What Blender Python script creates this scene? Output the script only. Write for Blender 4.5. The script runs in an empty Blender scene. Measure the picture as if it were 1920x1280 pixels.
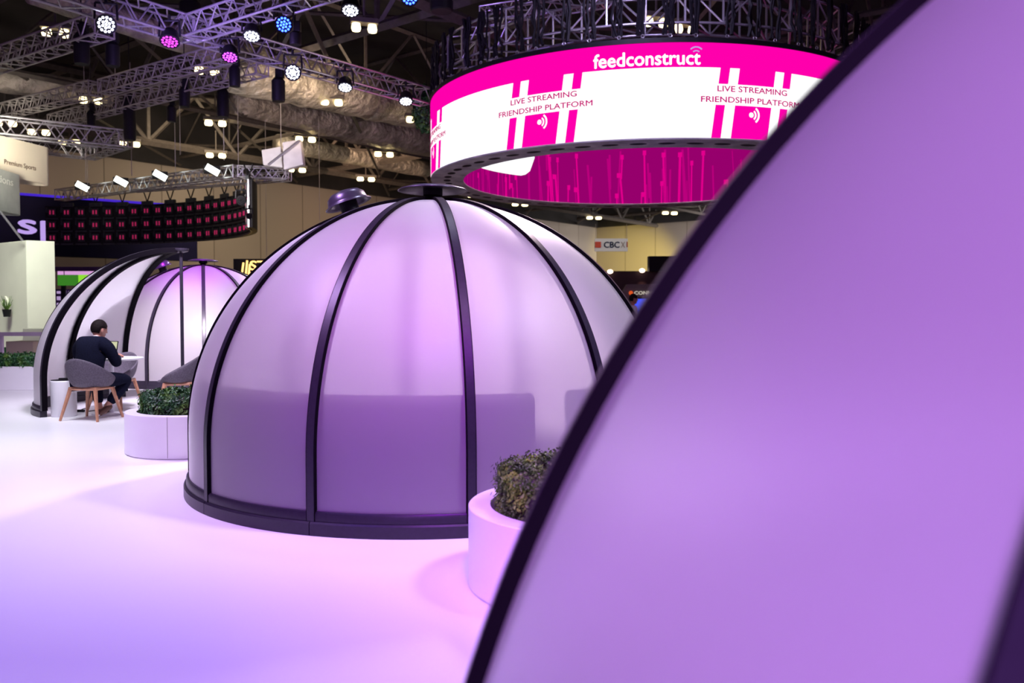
import bpy, bmesh, math, random
from math import sin, cos, pi, radians, sqrt, atan2
from mathutils import Vector, Matrix, Quaternion
random.seed(7)
C = bpy.context.scene.collection
SC = bpy.context.scene

# ------------------------------------------------------------------ camera
F, PITCH, H = 1575.16, 0.036, 1.37
cam_d = bpy.data.cameras.new('camera'); cam = bpy.data.objects.new('camera', cam_d); C.objects.link(cam)
cam.location = (0, 0, H); cam.rotation_euler = (pi/2 - PITCH, 0, 0)
cam_d.sensor_width = 36; cam_d.lens = 36*F/1920; cam_d.clip_start = 0.02; cam_d.clip_end = 300
cam_d.dof.use_dof = True; cam_d.dof.focus_distance = 7.5; cam_d.dof.aperture_fstop = 2.2
SC.camera = cam
SC.view_settings.view_transform = 'Standard'; SC.view_settings.look = 'None'
SC.view_settings.gamma = 1; SC.view_settings.use_curve_mapping = False
SC.view_settings.exposure = 0.0
# ------------------------------------------------------------------ world: dim glow of the rest of the hall
W = bpy.data.worlds.new('hall_glow'); SC.world = W; W.use_nodes = True
W.node_tree.nodes['Background'].inputs[0].default_value = (0.75, 0.35, 1.0, 1)
W.node_tree.nodes['Background'].inputs[1].default_value = 0.45
# ------------------------------------------------------------------ lights (stand rig, hall lamps, and unseen fills added to brighten single things)
def look(o, tgt):
    d = Vector(tgt) - o.location; o.rotation_euler = d.to_track_quat('-Z', 'Y').to_euler()
def area(loc, tgt, size, power, col, spread=180):
    l = bpy.data.lights.new('lamp_or_fill_light', 'AREA'); l.shape = 'DISK'; l.size = size; l.energy = power; l.color = col
    l.spread = radians(spread)
    o = bpy.data.objects.new('lamp_or_fill_light', l); C.objects.link(o); o.location = loc; look(o, tgt); return o
def spot(loc, tgt, ang, power, col, blend=0.6, size=0.15):
    l = bpy.data.lights.new('lamp_or_fill_spot', 'SPOT'); l.spot_size = radians(ang); l.spot_blend = blend; l.energy = power
    l.color = col; l.shadow_soft_size = size
    o = bpy.data.objects.new('lamp_or_fill_spot', l); C.objects.link(o); o.location = loc; look(o, tgt); return o
RIG_AND_FILLS = {}
RIG_AND_FILLS['left_white'] = area((-5.9, 8.8, 7.2), (-5.6, 8.6, 0), 2.5, 158.6, (0.860, 0.860, 1.000), 85)
RIG_AND_FILLS['near_pink'] = spot((0.3, 2.4, 7.0), (-0.9, 4.5, 0), 40, 707.4, (0.800, 0.470, 1.000), 1.0, 0.8)
RIG_AND_FILLS['near_blue'] = spot((-4.2, 0.4, 6.5), (-2.3, 2.5, 0), 44, 1083.3, (0.050, 0.000, 1.000), 1.0, 0.6)
RIG_AND_FILLS['dome_magenta'] = spot((-0.2, 0.2, 6.6), (-0.66, 5.5, 1.80), 20, 2233.9, (0.850, 0.080, 1.000), 1.0, 0.5)
RIG_AND_FILLS['dome_violet_low'] = spot((0.6, -1.2, 6.8), (-0.35, 5.1, 0.45), 24, 2633.4, (0.420, 0.000, 1.000), 1.0, 0.4)
RIG_AND_FILLS['dome_right'] = spot((4.6, 3.6, 7.2), (0.5, 6.0, 1.5), 40, 2154.9, (0.880, 0.800, 1.000), 0.9, 0.6)
RIG_AND_FILLS['dome_back_low'] = spot((1.2, 11.4, 5.6), (-0.65, 7.2, 0.3), 44, 3286.0, (1.000, 0.777, 0.866), 0.8, 0.4)  # added unseen source behind the dome, lights its panels from within
RIG_AND_FILLS['dome_top'] = spot((-0.9, 9.0, 7.6), (-0.65, 6.9, 1.9), 40, 313.2, (0.650, 0.700, 0.900), 0.8, 0.4)
RIG_AND_FILLS['dome_left'] = area((-5.2, 5.0, 7.0), (-1.9, 6.4, 1.3), 1.6, 121.3, (0.694, 0.410, 1.000), 80)
RIG_AND_FILLS['far_magenta'] = spot((-4.6, 12.6, 7.3), (-6.0, 15.9, 2.15), 20, 5644.6, (0.620, 0.020, 1.000), 0.9, 0.3)
RIG_AND_FILLS['far_white'] = spot((-3.2, 8.4, 6.9), (-5.75, 14.8, 0.9), 21, 10094.2, (1.000, 0.820, 1.000), 0.9, 0.5)
RIG_AND_FILLS['open_dome_white'] = area((-3.2, 8.6, 7.0), (-5.6, 13.2, 1.0), 1.2, 105.7, (0.860, 0.780, 1.000), 50)
RIG_AND_FILLS['near_dome_front'] = spot((-1.6, -5.4, 5.6), (0.7, 0.8, 1.15), 30, 8729.5, (0.630, 0.250, 1.000), 1.0, 0.8)  # added behind the viewer to light the near dome without reaching the floor
RIG_AND_FILLS['near_dome_back'] = area((5.2, 3.4, 6.6), (2.0, 1.2, 1.0), 2.0, 124.4, (0.389, 0.415, 1.000))
RIG_AND_FILLS['cream'] = area((-11.5, 17.5, 7.0), (-13.2, 22.5, 2), 2, 81.1, (0.908, 1.000, 0.856), 60)
RIG_AND_FILLS['banner'] = area((-12.0, 18.0, 4.6), (-14.2, 22.5, 5.8), 1.2, 58.8, (1.000, 0.938, 0.775), 40)  # added fill from below for the cream banner, no fixture there
RIG_AND_FILLS['hall_wall'] = area((-8, 44, 8.6), (0, 66, 4), 8, 311.3, (1.000, 0.683, 0.450), 120)
RIG_AND_FILLS['hall_wall_left'] = area((-22, 33, 8.0), (-30, 40, 3), 8, 170.0, (1.000, 0.800, 0.600), 140)
RIG_AND_FILLS['hall_wall_mid'] = area((-12, 36, 8.0), (-15, 52, 4), 8, 514.9, (1.000, 0.834, 0.561), 120)
RIG_AND_FILLS['end_wall'] = area((24, 60, 8.6), (14, 76, 4), 8, 2761.8, (0.994, 0.996, 1.000), 120)
RIG_AND_FILLS['end_banner'] = spot((7.5, 44, 6.8), (6.0, 52, 5.2), 30, 580.6, (0.998, 1.000, 0.974), 0.6, 0.2)  # added to whiten the far hanging banner, no lamp known here
RIG_AND_FILLS['end_yellow'] = spot((12.0, 60, 3.6), (11.2, 74, 5.6), 34, 11482.5, (1.000, 0.835, 0.147), 1.0, 0.4)
RIG_AND_FILLS['far_back'] = area((-3.6, 20.8, 6.0), (-6.0, 16.6, 0.6), 1.5, 65.0, (0.860, 0.760, 1.000), 60)  # added behind the pink dome to shine through its lower panels
RIG_AND_FILLS['white_box'] = area((-9.2, 24.2, 5.0), (-7.8, 27.5, 6.4), 0.6, 60, (1.0, 0.93, 0.90), 120)  # unseen fill added to lift the white hanging boxes
RIG_AND_FILLS['truss_violet'] = area((-6.6, 15.4, 5.6), (-5.6, 18.6, 7.3), 0.8, 120.8, (0.437, 0.270, 1.000), 120)  # unseen uplight added to tint the truss violet
RIG_AND_FILLS['duct_warm'] = area((-5.4, 25.6, 7.4), (-6.4, 28.5, 9.2), 1.0, 80.4, (1.000, 0.780, 0.500), 130)  # added upward fill that warms the foil ducts, no fixture modelled
RIG_AND_FILLS['screen_side'] = area((2.0, 14.5, 8.4), (3.2, 20, 7.6), 1.5, 95.2, (0.624, 0.527, 1.000), 120)

# ------------------------------------------------------------------ helpers
def at_y(px, y, Y):          # a pixel and a depth to a point of the hall
    u = (px-960)/F; v = (640-y)/F; c, s = cos(PITCH), sin(PITCH)
    D = Vector((u, c+v*s, v*c-s)); D *= Y/D.y; return Vector((D.x, D.y, D.z+H))
def at_z(px, y, z):
    u = (px-960)/F; v = (640-y)/F; c, s = cos(PITCH), sin(PITCH)
    D = Vector((u, c+v*s, v*c-s)); D *= (z-H)/D.z; return Vector((D.x, D.y, z))

def tag(o, label=None, cat=None, group=None, kind=None):
    if label: o['label'] = label
    if cat: o['category'] = cat
    if group: o['group'] = group
    if kind: o['kind'] = kind
    return o
def empty(name, loc=(0,0,0), rz=0, **k):
    o = bpy.data.objects.new(name, None); C.objects.link(o); o.location = loc; o.rotation_euler = (0,0,rz)
    o.empty_display_size = 0.1; return tag(o, **k)
def copy_tree(o, parent=None):
    c = o.copy(); C.objects.link(c)
    if parent is not None:
        c.parent = parent
    for ch in [x for x in o.children]: copy_tree(ch, c)
    return c

class MB:
    def __init__(s): s.v = []; s.f = []
    def add(s, vs, fs):
        n = len(s.v); s.v += [tuple(v) for v in vs]; s.f += [tuple(i+n for i in f) for f in fs]; return s
    def box(s, c, d, rz=0, m=None):
        cx, cy, cz = c; dx, dy, dz = [q/2 for q in d]
        vs = [Vector((x*dx, y*dy, z*dz)) for x in (-1,1) for y in (-1,1) for z in (-1,1)]
        R = m if m is not None else Matrix.Rotation(rz, 3, 'Z')
        vs = [R @ v + Vector(c) for v in vs]
        return s.add(vs, [(0,1,3,2),(4,6,7,5),(0,4,5,1),(2,3,7,6),(0,2,6,4),(1,5,7,3)])
    def bar(s, a, b, r, n=6, r2=None):
        a, b = Vector(a), Vector(b); d = b-a
        if d.length < 1e-6: return s
        q = d.to_track_quat('Z', 'Y'); r2 = r if r2 is None else r2
        vs = [a + q @ Vector((r*cos(2*pi*i/n), r*sin(2*pi*i/n), 0)) for i in range(n)]
        vs += [b + q @ Vector((r2*cos(2*pi*i/n), r2*sin(2*pi*i/n), 0)) for i in range(n)]
        fs = [(i, (i+1) % n, n+(i+1) % n, n+i) for i in range(n)] + [tuple(range(n))[::-1], tuple(range(n, 2*n))]
        return s.add(vs, fs)
    def tube(s, pts, r, n=6, closed=False):
        pts = [Vector(p) for p in pts]; m = len(pts); rings = []
        rr = r if isinstance(r, (list, tuple)) else [r]*m
        prev = None
        for i, p in enumerate(pts):
            if closed: t = pts[(i+1) % m]-pts[i-1]
            else: t = pts[min(i+1, m-1)]-pts[max(i-1, 0)]
            t.normalize()
            if prev is None:
                u = t.orthogonal().normalized()
            else:
                u = (prev - t*prev.dot(t)).normalized()
            prev = u; w = t.cross(u)
            rings.append([p + rr[i]*(cos(2*pi*k/n)*u + sin(2*pi*k/n)*w) for k in range(n)])
        vs = [v for R in rings for v in R]; fs = []
        for i in range(m if closed else m-1):
            j = (i+1) % m
            for k in range(n): fs.append((i*n+k, i*n+(k+1) % n, j*n+(k+1) % n, j*n+k))
        if not closed: fs += [tuple(range(n))[::-1], tuple(range((m-1)*n, m*n))]
        return s.add(vs, fs)
    def lathe(s, prof, n=48, c=(0,0,0), m=None, a0=0, a1=2*pi):
        full = abs(a1-a0-2*pi) < 1e-6; k = n if full else n+1; vs = []
        for r, z in prof:
            for i in range(k):
                a = a0+(a1-a0)*i/n; p = Vector((r*cos(a), r*sin(a), z))
                if m is not None: p = m @ p
                vs.append(p+Vector(c))
        fs = []
        for j in range(len(prof)-1):
            for i in range(n):
                i2 = (i+1) % k if full else i+1
                fs.append((j*k+i, j*k+i2, (j+1)*k+i2, (j+1)*k+i))
        return s.add(vs, fs)
    def build(s, name, mat, parent=None, smooth=False, bevel=0, **k):
        me = bpy.data.meshes.new(name); me.from_pydata(s.v, [], s.f); me.update()
        if smooth:
            for p in me.polygons: p.use_smooth = True
        o = bpy.data.objects.new(name, me); C.objects.link(o)
        if mat: me.materials.append(mat)
        if parent is not None: o.parent = parent
        if bevel:
            b = o.modifiers.new('bevel', 'BEVEL'); b.width = bevel; b.segments = 2; b.limit_method = 'ANGLE'
        if smooth == 'auto':
            e = o.modifiers.new('edge', 'EDGE_SPLIT'); e.split_angle = radians(35)
        return tag(o, **k)

def mat(name, col, rough=0.5, metal=0.0, emit=None, es=1.0, noise=None, bump=None, spec=0.5, trans=0):
    m = bpy.data.materials.new(name); m.use_nodes = True; nt = m.node_tree; b = nt.nodes['Principled BSDF']
    b.inputs['Base Color'].default_value = (*col, 1); b.inputs['Roughness'].default_value = rough
    b.inputs['Metallic'].default_value = metal; b.inputs['Specular IOR Level'].default_value = spec
    if emit:
        b.inputs['Emission Color'].default_value = (*emit, 1); b.inputs['Emission Strength'].default_value = es
    if noise:      # (scale, amount)
        n = nt.nodes.new('ShaderNodeTexNoise'); n.inputs['Scale'].default_value = noise[0]; n.inputs['Detail'].default_value = 4
        tc = nt.nodes.new('ShaderNodeTexCoord'); nt.links.new(tc.outputs['Object'], n.inputs['Vector'])
        cr = nt.nodes.new('ShaderNodeValToRGB'); a = noise[1]
        cr.color_ramp.elements[0].color = (*[max(0, c*(1-a)) for c in col], 1); cr.color_ramp.elements[0].position = 0.3
        cr.color_ramp.elements[1].color = (*[min(1, c*(1+a)) for c in col], 1); cr.color_ramp.elements[1].position = 0.7
        nt.links.new(n.outputs['Fac'], cr.inputs['Fac']); nt.links.new(cr.outputs['Color'], b.inputs['Base Color'])
    if bump:       # (scale, strength, distance)
        n = nt.nodes.new('ShaderNodeTexNoise'); n.inputs['Scale'].default_value = bump[0]; n.inputs['Detail'].default_value = 5
        tc = nt.nodes.new('ShaderNodeTexCoord'); nt.links.new(tc.outputs['Object'], n.inputs['Vector'])
        bp = nt.nodes.new('ShaderNodeBump'); bp.inputs['Strength'].default_value = bump[1]; bp.inputs['Distance'].default_value = bump[2]
        nt.links.new(n.outputs['Fac'], bp.inputs['Height']); nt.links.new(bp.outputs['Normal'], b.inputs['Normal'])
    return m
def srgb(r, g, b):
    f = lambda c: (c/255/12.92 if c <= 10 else ((c/255+0.055)/1.055)**2.4)
    return (f(r), f(g), f(b))
def emis(name, rgb, s=1.0):
    m = bpy.data.materials.new(name); m.use_nodes = True; nt = m.node_tree; nt.nodes.clear()
    e = nt.nodes.new('ShaderNodeEmission'); e.inputs[0].default_value = (*srgb(*rgb), 1); e.inputs[1].default_value = s
    o = nt.nodes.new('ShaderNodeOutputMaterial'); nt.links.new(e.outputs[0], o.inputs[0]); return m

def frosted():
    m = bpy.data.materials.new('frosted_polycarbonate'); m.use_nodes = True; nt = m.node_tree; nt.nodes.clear()
    N = nt.nodes.new; L = nt.links.new
    out = N('ShaderNodeOutputMaterial'); col = (0.90, 0.88, 0.90, 1)
    tr = N('ShaderNodeBsdfTranslucent'); tr.inputs[0].default_value = col
    df = N('ShaderNodeBsdfDiffuse'); df.inputs[0].default_value = (0.85, 0.83, 0.86, 1)
    rf = N('ShaderNodeBsdfRefraction'); rf.inputs['Color'].default_value = (0.95, 0.93, 0.95, 1)
    rf.inputs['Roughness'].default_value = 0.42; rf.inputs['IOR'].default_value = 1.14
    gl = N('ShaderNodeBsdfGlossy'); gl.inputs['Roughness'].default_value = 0.48; gl.inputs[0].default_value = (1, 1, 1, 1)
    m1 = N('ShaderNodeMixShader'); m1.inputs[0].default_value = 0.36; L(tr.outputs[0], m1.inputs[1]); L(df.outputs[0], m1.inputs[2])
    m2 = N('ShaderNodeMixShader'); m2.inputs[0].default_value = 0.38; L(m1.outputs[0], m2.inputs[1]); L(rf.outputs[0], m2.inputs[2])
    fr = N('ShaderNodeFresnel'); fr.inputs[0].default_value = 1.35
    m3 = N('ShaderNodeMixShader'); L(fr.outputs[0], m3.inputs[0]); L(m2.outputs[0], m3.inputs[1]); L(gl.outputs[0], m3.inputs[2])
    L(m3.outputs[0], out.inputs[0]); return m

M = dict(
    floor=mat('white_floor', (0.86, 0.85, 0.87), 0.34, noise=(0.8, 0.012)),
    hallfloor=mat('grey_hall_floor', (0.22, 0.20, 0.21), 0.5, noise=(2, 0.2)),
    panel=frosted(),
    frame=mat('anthracite_frame', (0.022, 0.018, 0.030), 0.36, 0.1, noise=(40, 0.15), spec=0.35),
    gasket=mat('black_gasket', (0.003, 0.002, 0.004), 0.7, spec=0.05),
    cap=mat('anthracite_cap', (0.10, 0.085, 0.13), 0.30, 0.5, noise=(12, 0.1)),
    white=mat('white_lacquer', (0.84, 0.83, 0.86), 0.42, noise=(3, 0.02)),
    cream=mat('cream_white_board', (0.80, 0.77, 0.66), 0.6, noise=(2, 0.03)),
    black=mat('black_plastic', (0.008, 0.007, 0.010), 0.55, noise=(20, 0.2), spec=0.25),
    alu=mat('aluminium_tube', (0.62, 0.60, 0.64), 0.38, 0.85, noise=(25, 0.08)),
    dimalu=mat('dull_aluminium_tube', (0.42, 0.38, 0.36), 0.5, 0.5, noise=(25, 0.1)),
    steel=mat('painted_roof_steel', (0.085, 0.068, 0.060), 0.6, 0.1, noise=(6, 0.2)),
    roof=mat('dark_roof_deck', (0.020, 0.016, 0.018), 0.8, noise=(0.6, 0.5)),
    foil=mat('crinkled_foil_insulation', (0.46, 0.40, 0.34), 0.42, 0.45, noise=(1.4, 0.45), bump=(3.5, 0.9, 0.25)),
    wall=None, wood=mat('oak_legs', (0.50, 0.24, 0.14), 0.5, noise=(30, 0.15)),
    shell=mat('grey_felt_shell', (0.115, 0.095, 0.125), 0.8, noise=(60, 0.25)),
    suit=mat('navy_suit_cloth', (0.006, 0.007, 0.018), 0.9, noise=(60, 0.25), spec=0.08),
    skin=mat('skin', (0.50, 0.24, 0.17), 0.5, noise=(20, 0.08)),
    hair=mat('dark_brown_hair', (0.010, 0.006, 0.006), 0.7, noise=(80, 0.4), bump=(90, 0.6, 0.01), spec=0.12),
    shoe=mat('brown_leather', (0.11, 0.045, 0.03), 0.5, noise=(30, 0.2)),
    shirt=mat('white_shirt_cloth', (0.75, 0.75, 0.80), 0.7, noise=(40, 0.05)),
    navy=mat('navy_board', (0.004, 0.003, 0.020), 0.8, noise=(1, 0.2), spec=0.1),
    maroon=mat('dark_maroon_board', (0.045, 0.016, 0.020), 0.6, noise=(1, 0.2)),
    grey=mat('warm_grey_board', (0.20, 0.17, 0.16), 0.6, noise=(2, 0.08)),
    bench=mat('plum_upholstery', (0.045, 0.006, 0.060), 0.8, noise=(30, 0.2)),
    pebble=mat('pink_white_pebbles', (0.62, 0.45, 0.42), 0.6, noise=(40, 0.4)),
    soil=mat('dark_soil', (0.03, 0.02, 0.015), 0.9, noise=(30, 0.4)),
    magenta=emis('magenta_screen', (255, 0, 172), 1.0), whitescr=emis('white_screen', (255, 255, 255), 1.25),
    deepmag=emis('deep_magenta_screen', (150, 0, 108), 1.0), stripe=emis('magenta_light_streak', (226, 0, 140), 1.0),
    dimstripe=emis('soft_magenta_streak', (186, 0, 124), 1.0),
    textmag=emis('magenta_lettering', (200, 10, 120), 1.0),
    warm=emis('warm_lamp', (255, 232, 170), 6.0), cool=emis('cool_lamp', (225, 228, 255), 10.0), blue=emis('blue_lamp', (40, 70, 255), 14.0),
    purple=emis('purple_lamp', (205, 70, 255), 5.0), pink=emis('pink_lamp', (235, 60, 235), 4.0), flood=emis('flood_lamp', (240, 248, 235), 9.0),
    orange=emis('warm_sign_letters', (255, 205, 120), 2.2), lilac=emis('lilac_sign_letters', (190, 160, 235), 1.0),
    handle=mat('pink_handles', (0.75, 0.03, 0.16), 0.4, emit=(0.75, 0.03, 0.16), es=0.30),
    trim=mat('brushed_chrome_strip', (0.80, 0.78, 0.84), 0.5, 0.2, noise=(2.5, 0.35)),
)
def leafmat(name, c1, c2, c3):
    m = bpy.data.materials.new(name); m.use_nodes = True; nt = m.node_tree; b = nt.nodes['Principled BSDF']
    g = nt.nodes.new('ShaderNodeTexNoise'); g.inputs['Scale'].default_value = 7; g.inputs['Detail'].default_value = 3
    tc = nt.nodes.new('ShaderNodeTexCoord'); nt.links.new(tc.outputs['Object'], g.inputs['Vector'])
    cr = nt.nodes.new('ShaderNodeValToRGB'); cr.color_ramp.elements[0].color = (*c1, 1); cr.color_ramp.elements[0].position = 0.35
    cr.color_ramp.elements[1].color = (*c3, 1); cr.color_ramp.elements[1].position = 0.72
    e = cr.color_ramp.elements.new(0.5); e.color = (*c2, 1)
    nt.links.new(g.outputs['Fac'], cr.inputs['Fac']); nt.links.new(cr.outputs['Color'], b.inputs['Base Color'])
    b.inputs['Roughness'].default_value = 0.45; return m
M['leaf'] = leafmat('green_leaves', (0.010, 0.045, 0.018), (0.025, 0.11, 0.03), (0.13, 0.26, 0.03))
M['leafdark'] = leafmat('olive_bronze_leaves', (0.022, 0.045, 0.010), (0.075, 0.15, 0.02), (0.26, 0.42, 0.035))
def wallmat():
    m = bpy.data.materials.new('beige_wall_panels'); m.use_nodes = True; nt = m.node_tree; b = nt.nodes['Principled BSDF']
    tc = nt.nodes.new('ShaderNodeTexCoord'); br = nt.nodes.new('ShaderNodeTexBrick'); mp = nt.nodes.new('ShaderNodeMapping')
    mp.inputs['Scale'].default_value = (1, 1, 1)
    br.offset = 0; br.inputs['Scale'].default_value = 1; br.inputs['Brick Width'].default_value = 3.0; br.inputs['Row Height'].default_value = 30
    br.inputs['Mortar Size'].default_value = 0.03; br.inputs['Color1'].default_value = (0.36, 0.30, 0.25, 1)
    br.inputs['Color2'].default_value = (0.33, 0.275, 0.23, 1); br.inputs['Mortar'].default_value = (0.16, 0.13, 0.11, 1)
    nt.links.new(tc.outputs['Object'], mp.inputs['Vector']); nt.links.new(mp.outputs['Vector'], br.inputs['Vector'])
    nt.links.new(br.outputs['Color'], b.inputs['Base Color']); b.inputs['Roughness'].default_value = 0.8; return m
M['wall'] = wallmat()

def text_mb(s, size, depth=0.01, bold=0.0, align='CENTER', spacing=1.0):
    cu = bpy.data.curves.new('lettering', 'FONT'); cu.body = s; cu.size = size; cu.extrude = depth/2; cu.offset = bold
    cu.align_x = align; cu.space_character = spacing; cu.resolution_u = 3
    o = bpy.data.objects.new('lettering', cu); C.objects.link(o)
    bpy.context.view_layer.update()
    me = bpy.data.meshes.new_from_object(o.evaluated_get(bpy.context.evaluated_depsgraph_get()))
    mb = MB(); mb.v = [tuple(v.co) for v in me.vertices]; mb.f = [tuple(p.vertices) for p in me.polygons]
    bpy.data.objects.remove(o); bpy.data.curves.remove(cu); bpy.data.meshes.remove(me); return mb
def fit_text(s, w, h, depth=0.01, bold=0.0):      # lettering scaled to a width and a cap height, base line at y=0, centred on x
    mb = text_mb(s, 1.0, 0.01, 0.0)
    xs = [v[0] for v in mb.v]; cap = 0.70
    x0, x1 = min(xs), max(xs); kx = w/(x1-x0); ky = h/cap; out = MB()
    for dx, dy in (((0, 0),) if not bold else ((-bold, 0), (bold, 0), (0, bold), (0, -bold))):
        out.add([((x-(x0+x1)/2+dx)*kx, (y+dy)*ky, z/0.01*depth) for x, y, z in mb.v], mb.f)
    return out
def place(mb, o, ux, uy, un):                     # map the text plane onto a board
    o, ux, uy, un = Vector(o), Vector(ux), Vector(uy), Vector(un)
    mb.v = [tuple(o+ux*x+uy*y+un*z) for x, y, z in mb.v]; return mb

# ------------------------------------------------------------------ the setting
f = MB(); f.box((0, 40, -0.06), (110, 120, 0.1)); f.build('floor', M['hallfloor'], kind='structure', label='grey hall floor beyond the white stand floor')
f = MB(); f.box((-4, 12, -0.005), (26, 36, 0.01)); f.build('floor', M['floor'], kind='structure', label='glossy white floor of the exhibition stand')
ca, sa = sin(radians(38.2)), cos(radians(38.2))
CR = at_y(1119, 427, 77.0); WT = CR.z
dA = Vector((ca, sa, 0)); dB = Vector((-sa, ca, 0))
def wall(name, p, d, L, label):
    mb = MB(); mb.add([(0, 0, 0), (L, 0, 0), (L, WT, 0), (0, WT, 0), (0, 0, -.3), (L, 0, -.3), (L, WT, -.3), (0, WT, -.3)],
                      [(0, 1, 2, 3), (7, 6, 5, 4), (0, 3, 7, 4), (1, 5, 6, 2), (3, 2, 6, 7)])
    o = mb.build(name, M['wall'], kind='structure', label=label)
    z = Vector((0, 0, 1)); n = d.cross(z)
    o.matrix_world = Matrix(((d.x, z.x, n.x, p.x), (d.y, z.y, n.y, p.y), (d.z, z.z, n.z, 0), (0, 0, 0, 1))); return o
wall('wall_left', CR-dA*72, dA, 72, 'long brown beige panelled hall wall behind the stands')
wall('wall_back', CR, -dB, 60, 'pale beige hall end wall lit by a yellow spot')
for p_, d_, L_, nm_ in ((CR-dA*72, dA, 72, 'trim_1'), (CR, -dB, 60, 'trim_2')):
    mb = MB(); a_, b_ = p_, p_+d_*L_; mb.box((a_+b_)/2+Vector((0, 0, (WT+3.2)/2+WT/2-CR.z)), (L_, .5, 3.2), atan2(d_.y, d_.x)); mb.build(nm_, M['roof'], kind='structure', label='dark band of steel above the beige hall wall')
f = MB(); f.box((0, 40, WT+3.2), (130, 130, 0.3)); f.build('ceiling', M['roof'], kind='structure', label='dark steel roof deck')
# roof lattice girders: bottom chord, top chord and zigzag web
org = Vector((0, 20, 0))
def girder(p0, p1, z, h, r, n, label):
    mb = MB(); a = Vector((p0.x, p0.y, z)); b = Vector((p1.x, p1.y, z)); up = Vector((0, 0, h))
    mb.bar(a, b, r, 4); mb.bar(a+up, b+up, r, 4)
    for i in range(n):
        p, q = a.lerp(b, i/n), a.lerp(b, (i+1)/n); m_ = p.lerp(q, .5)
        mb.bar(p, m_+up, r*.55, 4); mb.bar(m_+up, q, r*.55, 4)
        if i % 2 == 0: mb.bar(p, p+up, r*.55, 4)
    return mb.build('roof_beam', M['steel'], kind='structure', label=label)
for i in range(-9, 10):
    c = org+dB*(i*7.0+2.0); girder(c-dA*50, c+dA*66, WT-0.2, 2.4, 0.10 if i % 3 else 0.17, 26, 'dark lattice roof girder running towards the far corner')
for i in range(-6, 11):
    c = org+dA*(i*7.5+1.0); girder(c-dB*60, c+dB*62, WT+0.5, 2.2, 0.09 if i % 2 else 0.15, 26, 'dark lattice roof girder running across the hall')
for i in range(-4, 9):   # slimmer diagonal bracing lying under the deck
    mb = MB(); c = org+dA*(i*7.5)
    for j in range(-7, 7):
        a = c+dB*(j*7.0); b = a+dA*7.5+dB*7.0; z = WT+0.1
        mb.bar((a.x, a.y, z), (b.x, b.y, z), 0.07, 4)
        if (i+j) % 2: mb.bar((a.x, a.y, z+.8), (b.x-dB.x*14, b.y-dB.y*14, z+.8), 0.06, 4)
    mb.build('roof_beam', M['steel'], kind='structure', label='slim diagonal brace row under the roof deck')

# ------------------------------------------------------------------ ducts and ceiling lamps
def duct(pts, r, label):
    P = [Vector(p) for p in pts]; Q = []
    for a, b in zip(P[:-1], P[1:]):
        n = 14
        for i in range(n): Q.append(a.lerp(b, i/n))
    Q.append(P[-1]); mb = MB(); mb.tube(Q, [r*(1+0.05*random.uniform(-1, 1)) for _ in Q], 20)
    mb.build('ventilation_duct', M['foil'], smooth=True, label=label, cat='duct')
duct([at_z(60, -20, 8.6), at_z(430, 106, 8.6)], 0.34, 'silver foil wrapped duct running beside the upper purple truss')
duct([at_z(430, 122, 9.2), at_z(690, 178, 9.2)], 0.85, 'wide crinkled foil duct behind the middle of the purple truss')
duct([at_z(690, 190, 9.3), at_z(812, 212, 9.3)], 0.7, 'short crinkled foil duct next to the hanging green plant ball')
duct([at_z(430, 190, 9.5), at_z(810, 262, 9.5)], 0.8, 'dusky foil duct low in the roof left of the round screen')
duct([at_z(-20, 148, 9.0), at_z(210, 178, 9.0)], 0.4, 'dusky foil duct at the far left under the roof')
duct([at_z(520, 268, 9.6), at_z(800, 318, 9.6)], 0.45, 'thin dusky duct above the white hanging boxes')
def ceil_light(px, y, label):
    p = at_z(px, y, WT-0.5); t = empty('ceiling_light', p, rz=0.3, label=label, cat='ceiling light', group='paired warm ceiling lights')
    k = p.y/85
    mb = MB(); mb.box((0, 0, 0.22), (1.5*k+.3, 0.3, 0.12)); mb.bar((0, 0, .28), (0, 0, 1.2), 0.03, 5); mb.build('housing', M['steel'], t)
    for s in (-1, 1):
        mb = MB(); mb.lathe([(0.0, -0.05), (0.20*k+.05, -0.03), (0.24*k+.06, 0.04), (0.2*k+.05, 0.15)], 14, (s*(0.33*k+.12), 0, 0.0))
        mb.build('lamp', M['warm'], t, smooth=True)
for px, y in ((104, 66), (388, 137), (170, 192), (10, 234), (73, 251), (130, 269), (243, 273), (404, 234), (405, 294), (683, 57), (622, 195),
              (781, 228), (573, 264), (720, 292), (556, 321), (686, 338), (892, 369), (975, 385), (1114, 410), (1196, 387), (1256, 401),
              (1285, 60), (1230, 47), (500, 232), (845, 300), (1040, 392)):
    if (px, y) in ((500, 232), (845, 300), (1040, 392)): continue
    ceil_light(px, y, 'small paired warm white lamp high under the dark roof')

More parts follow.
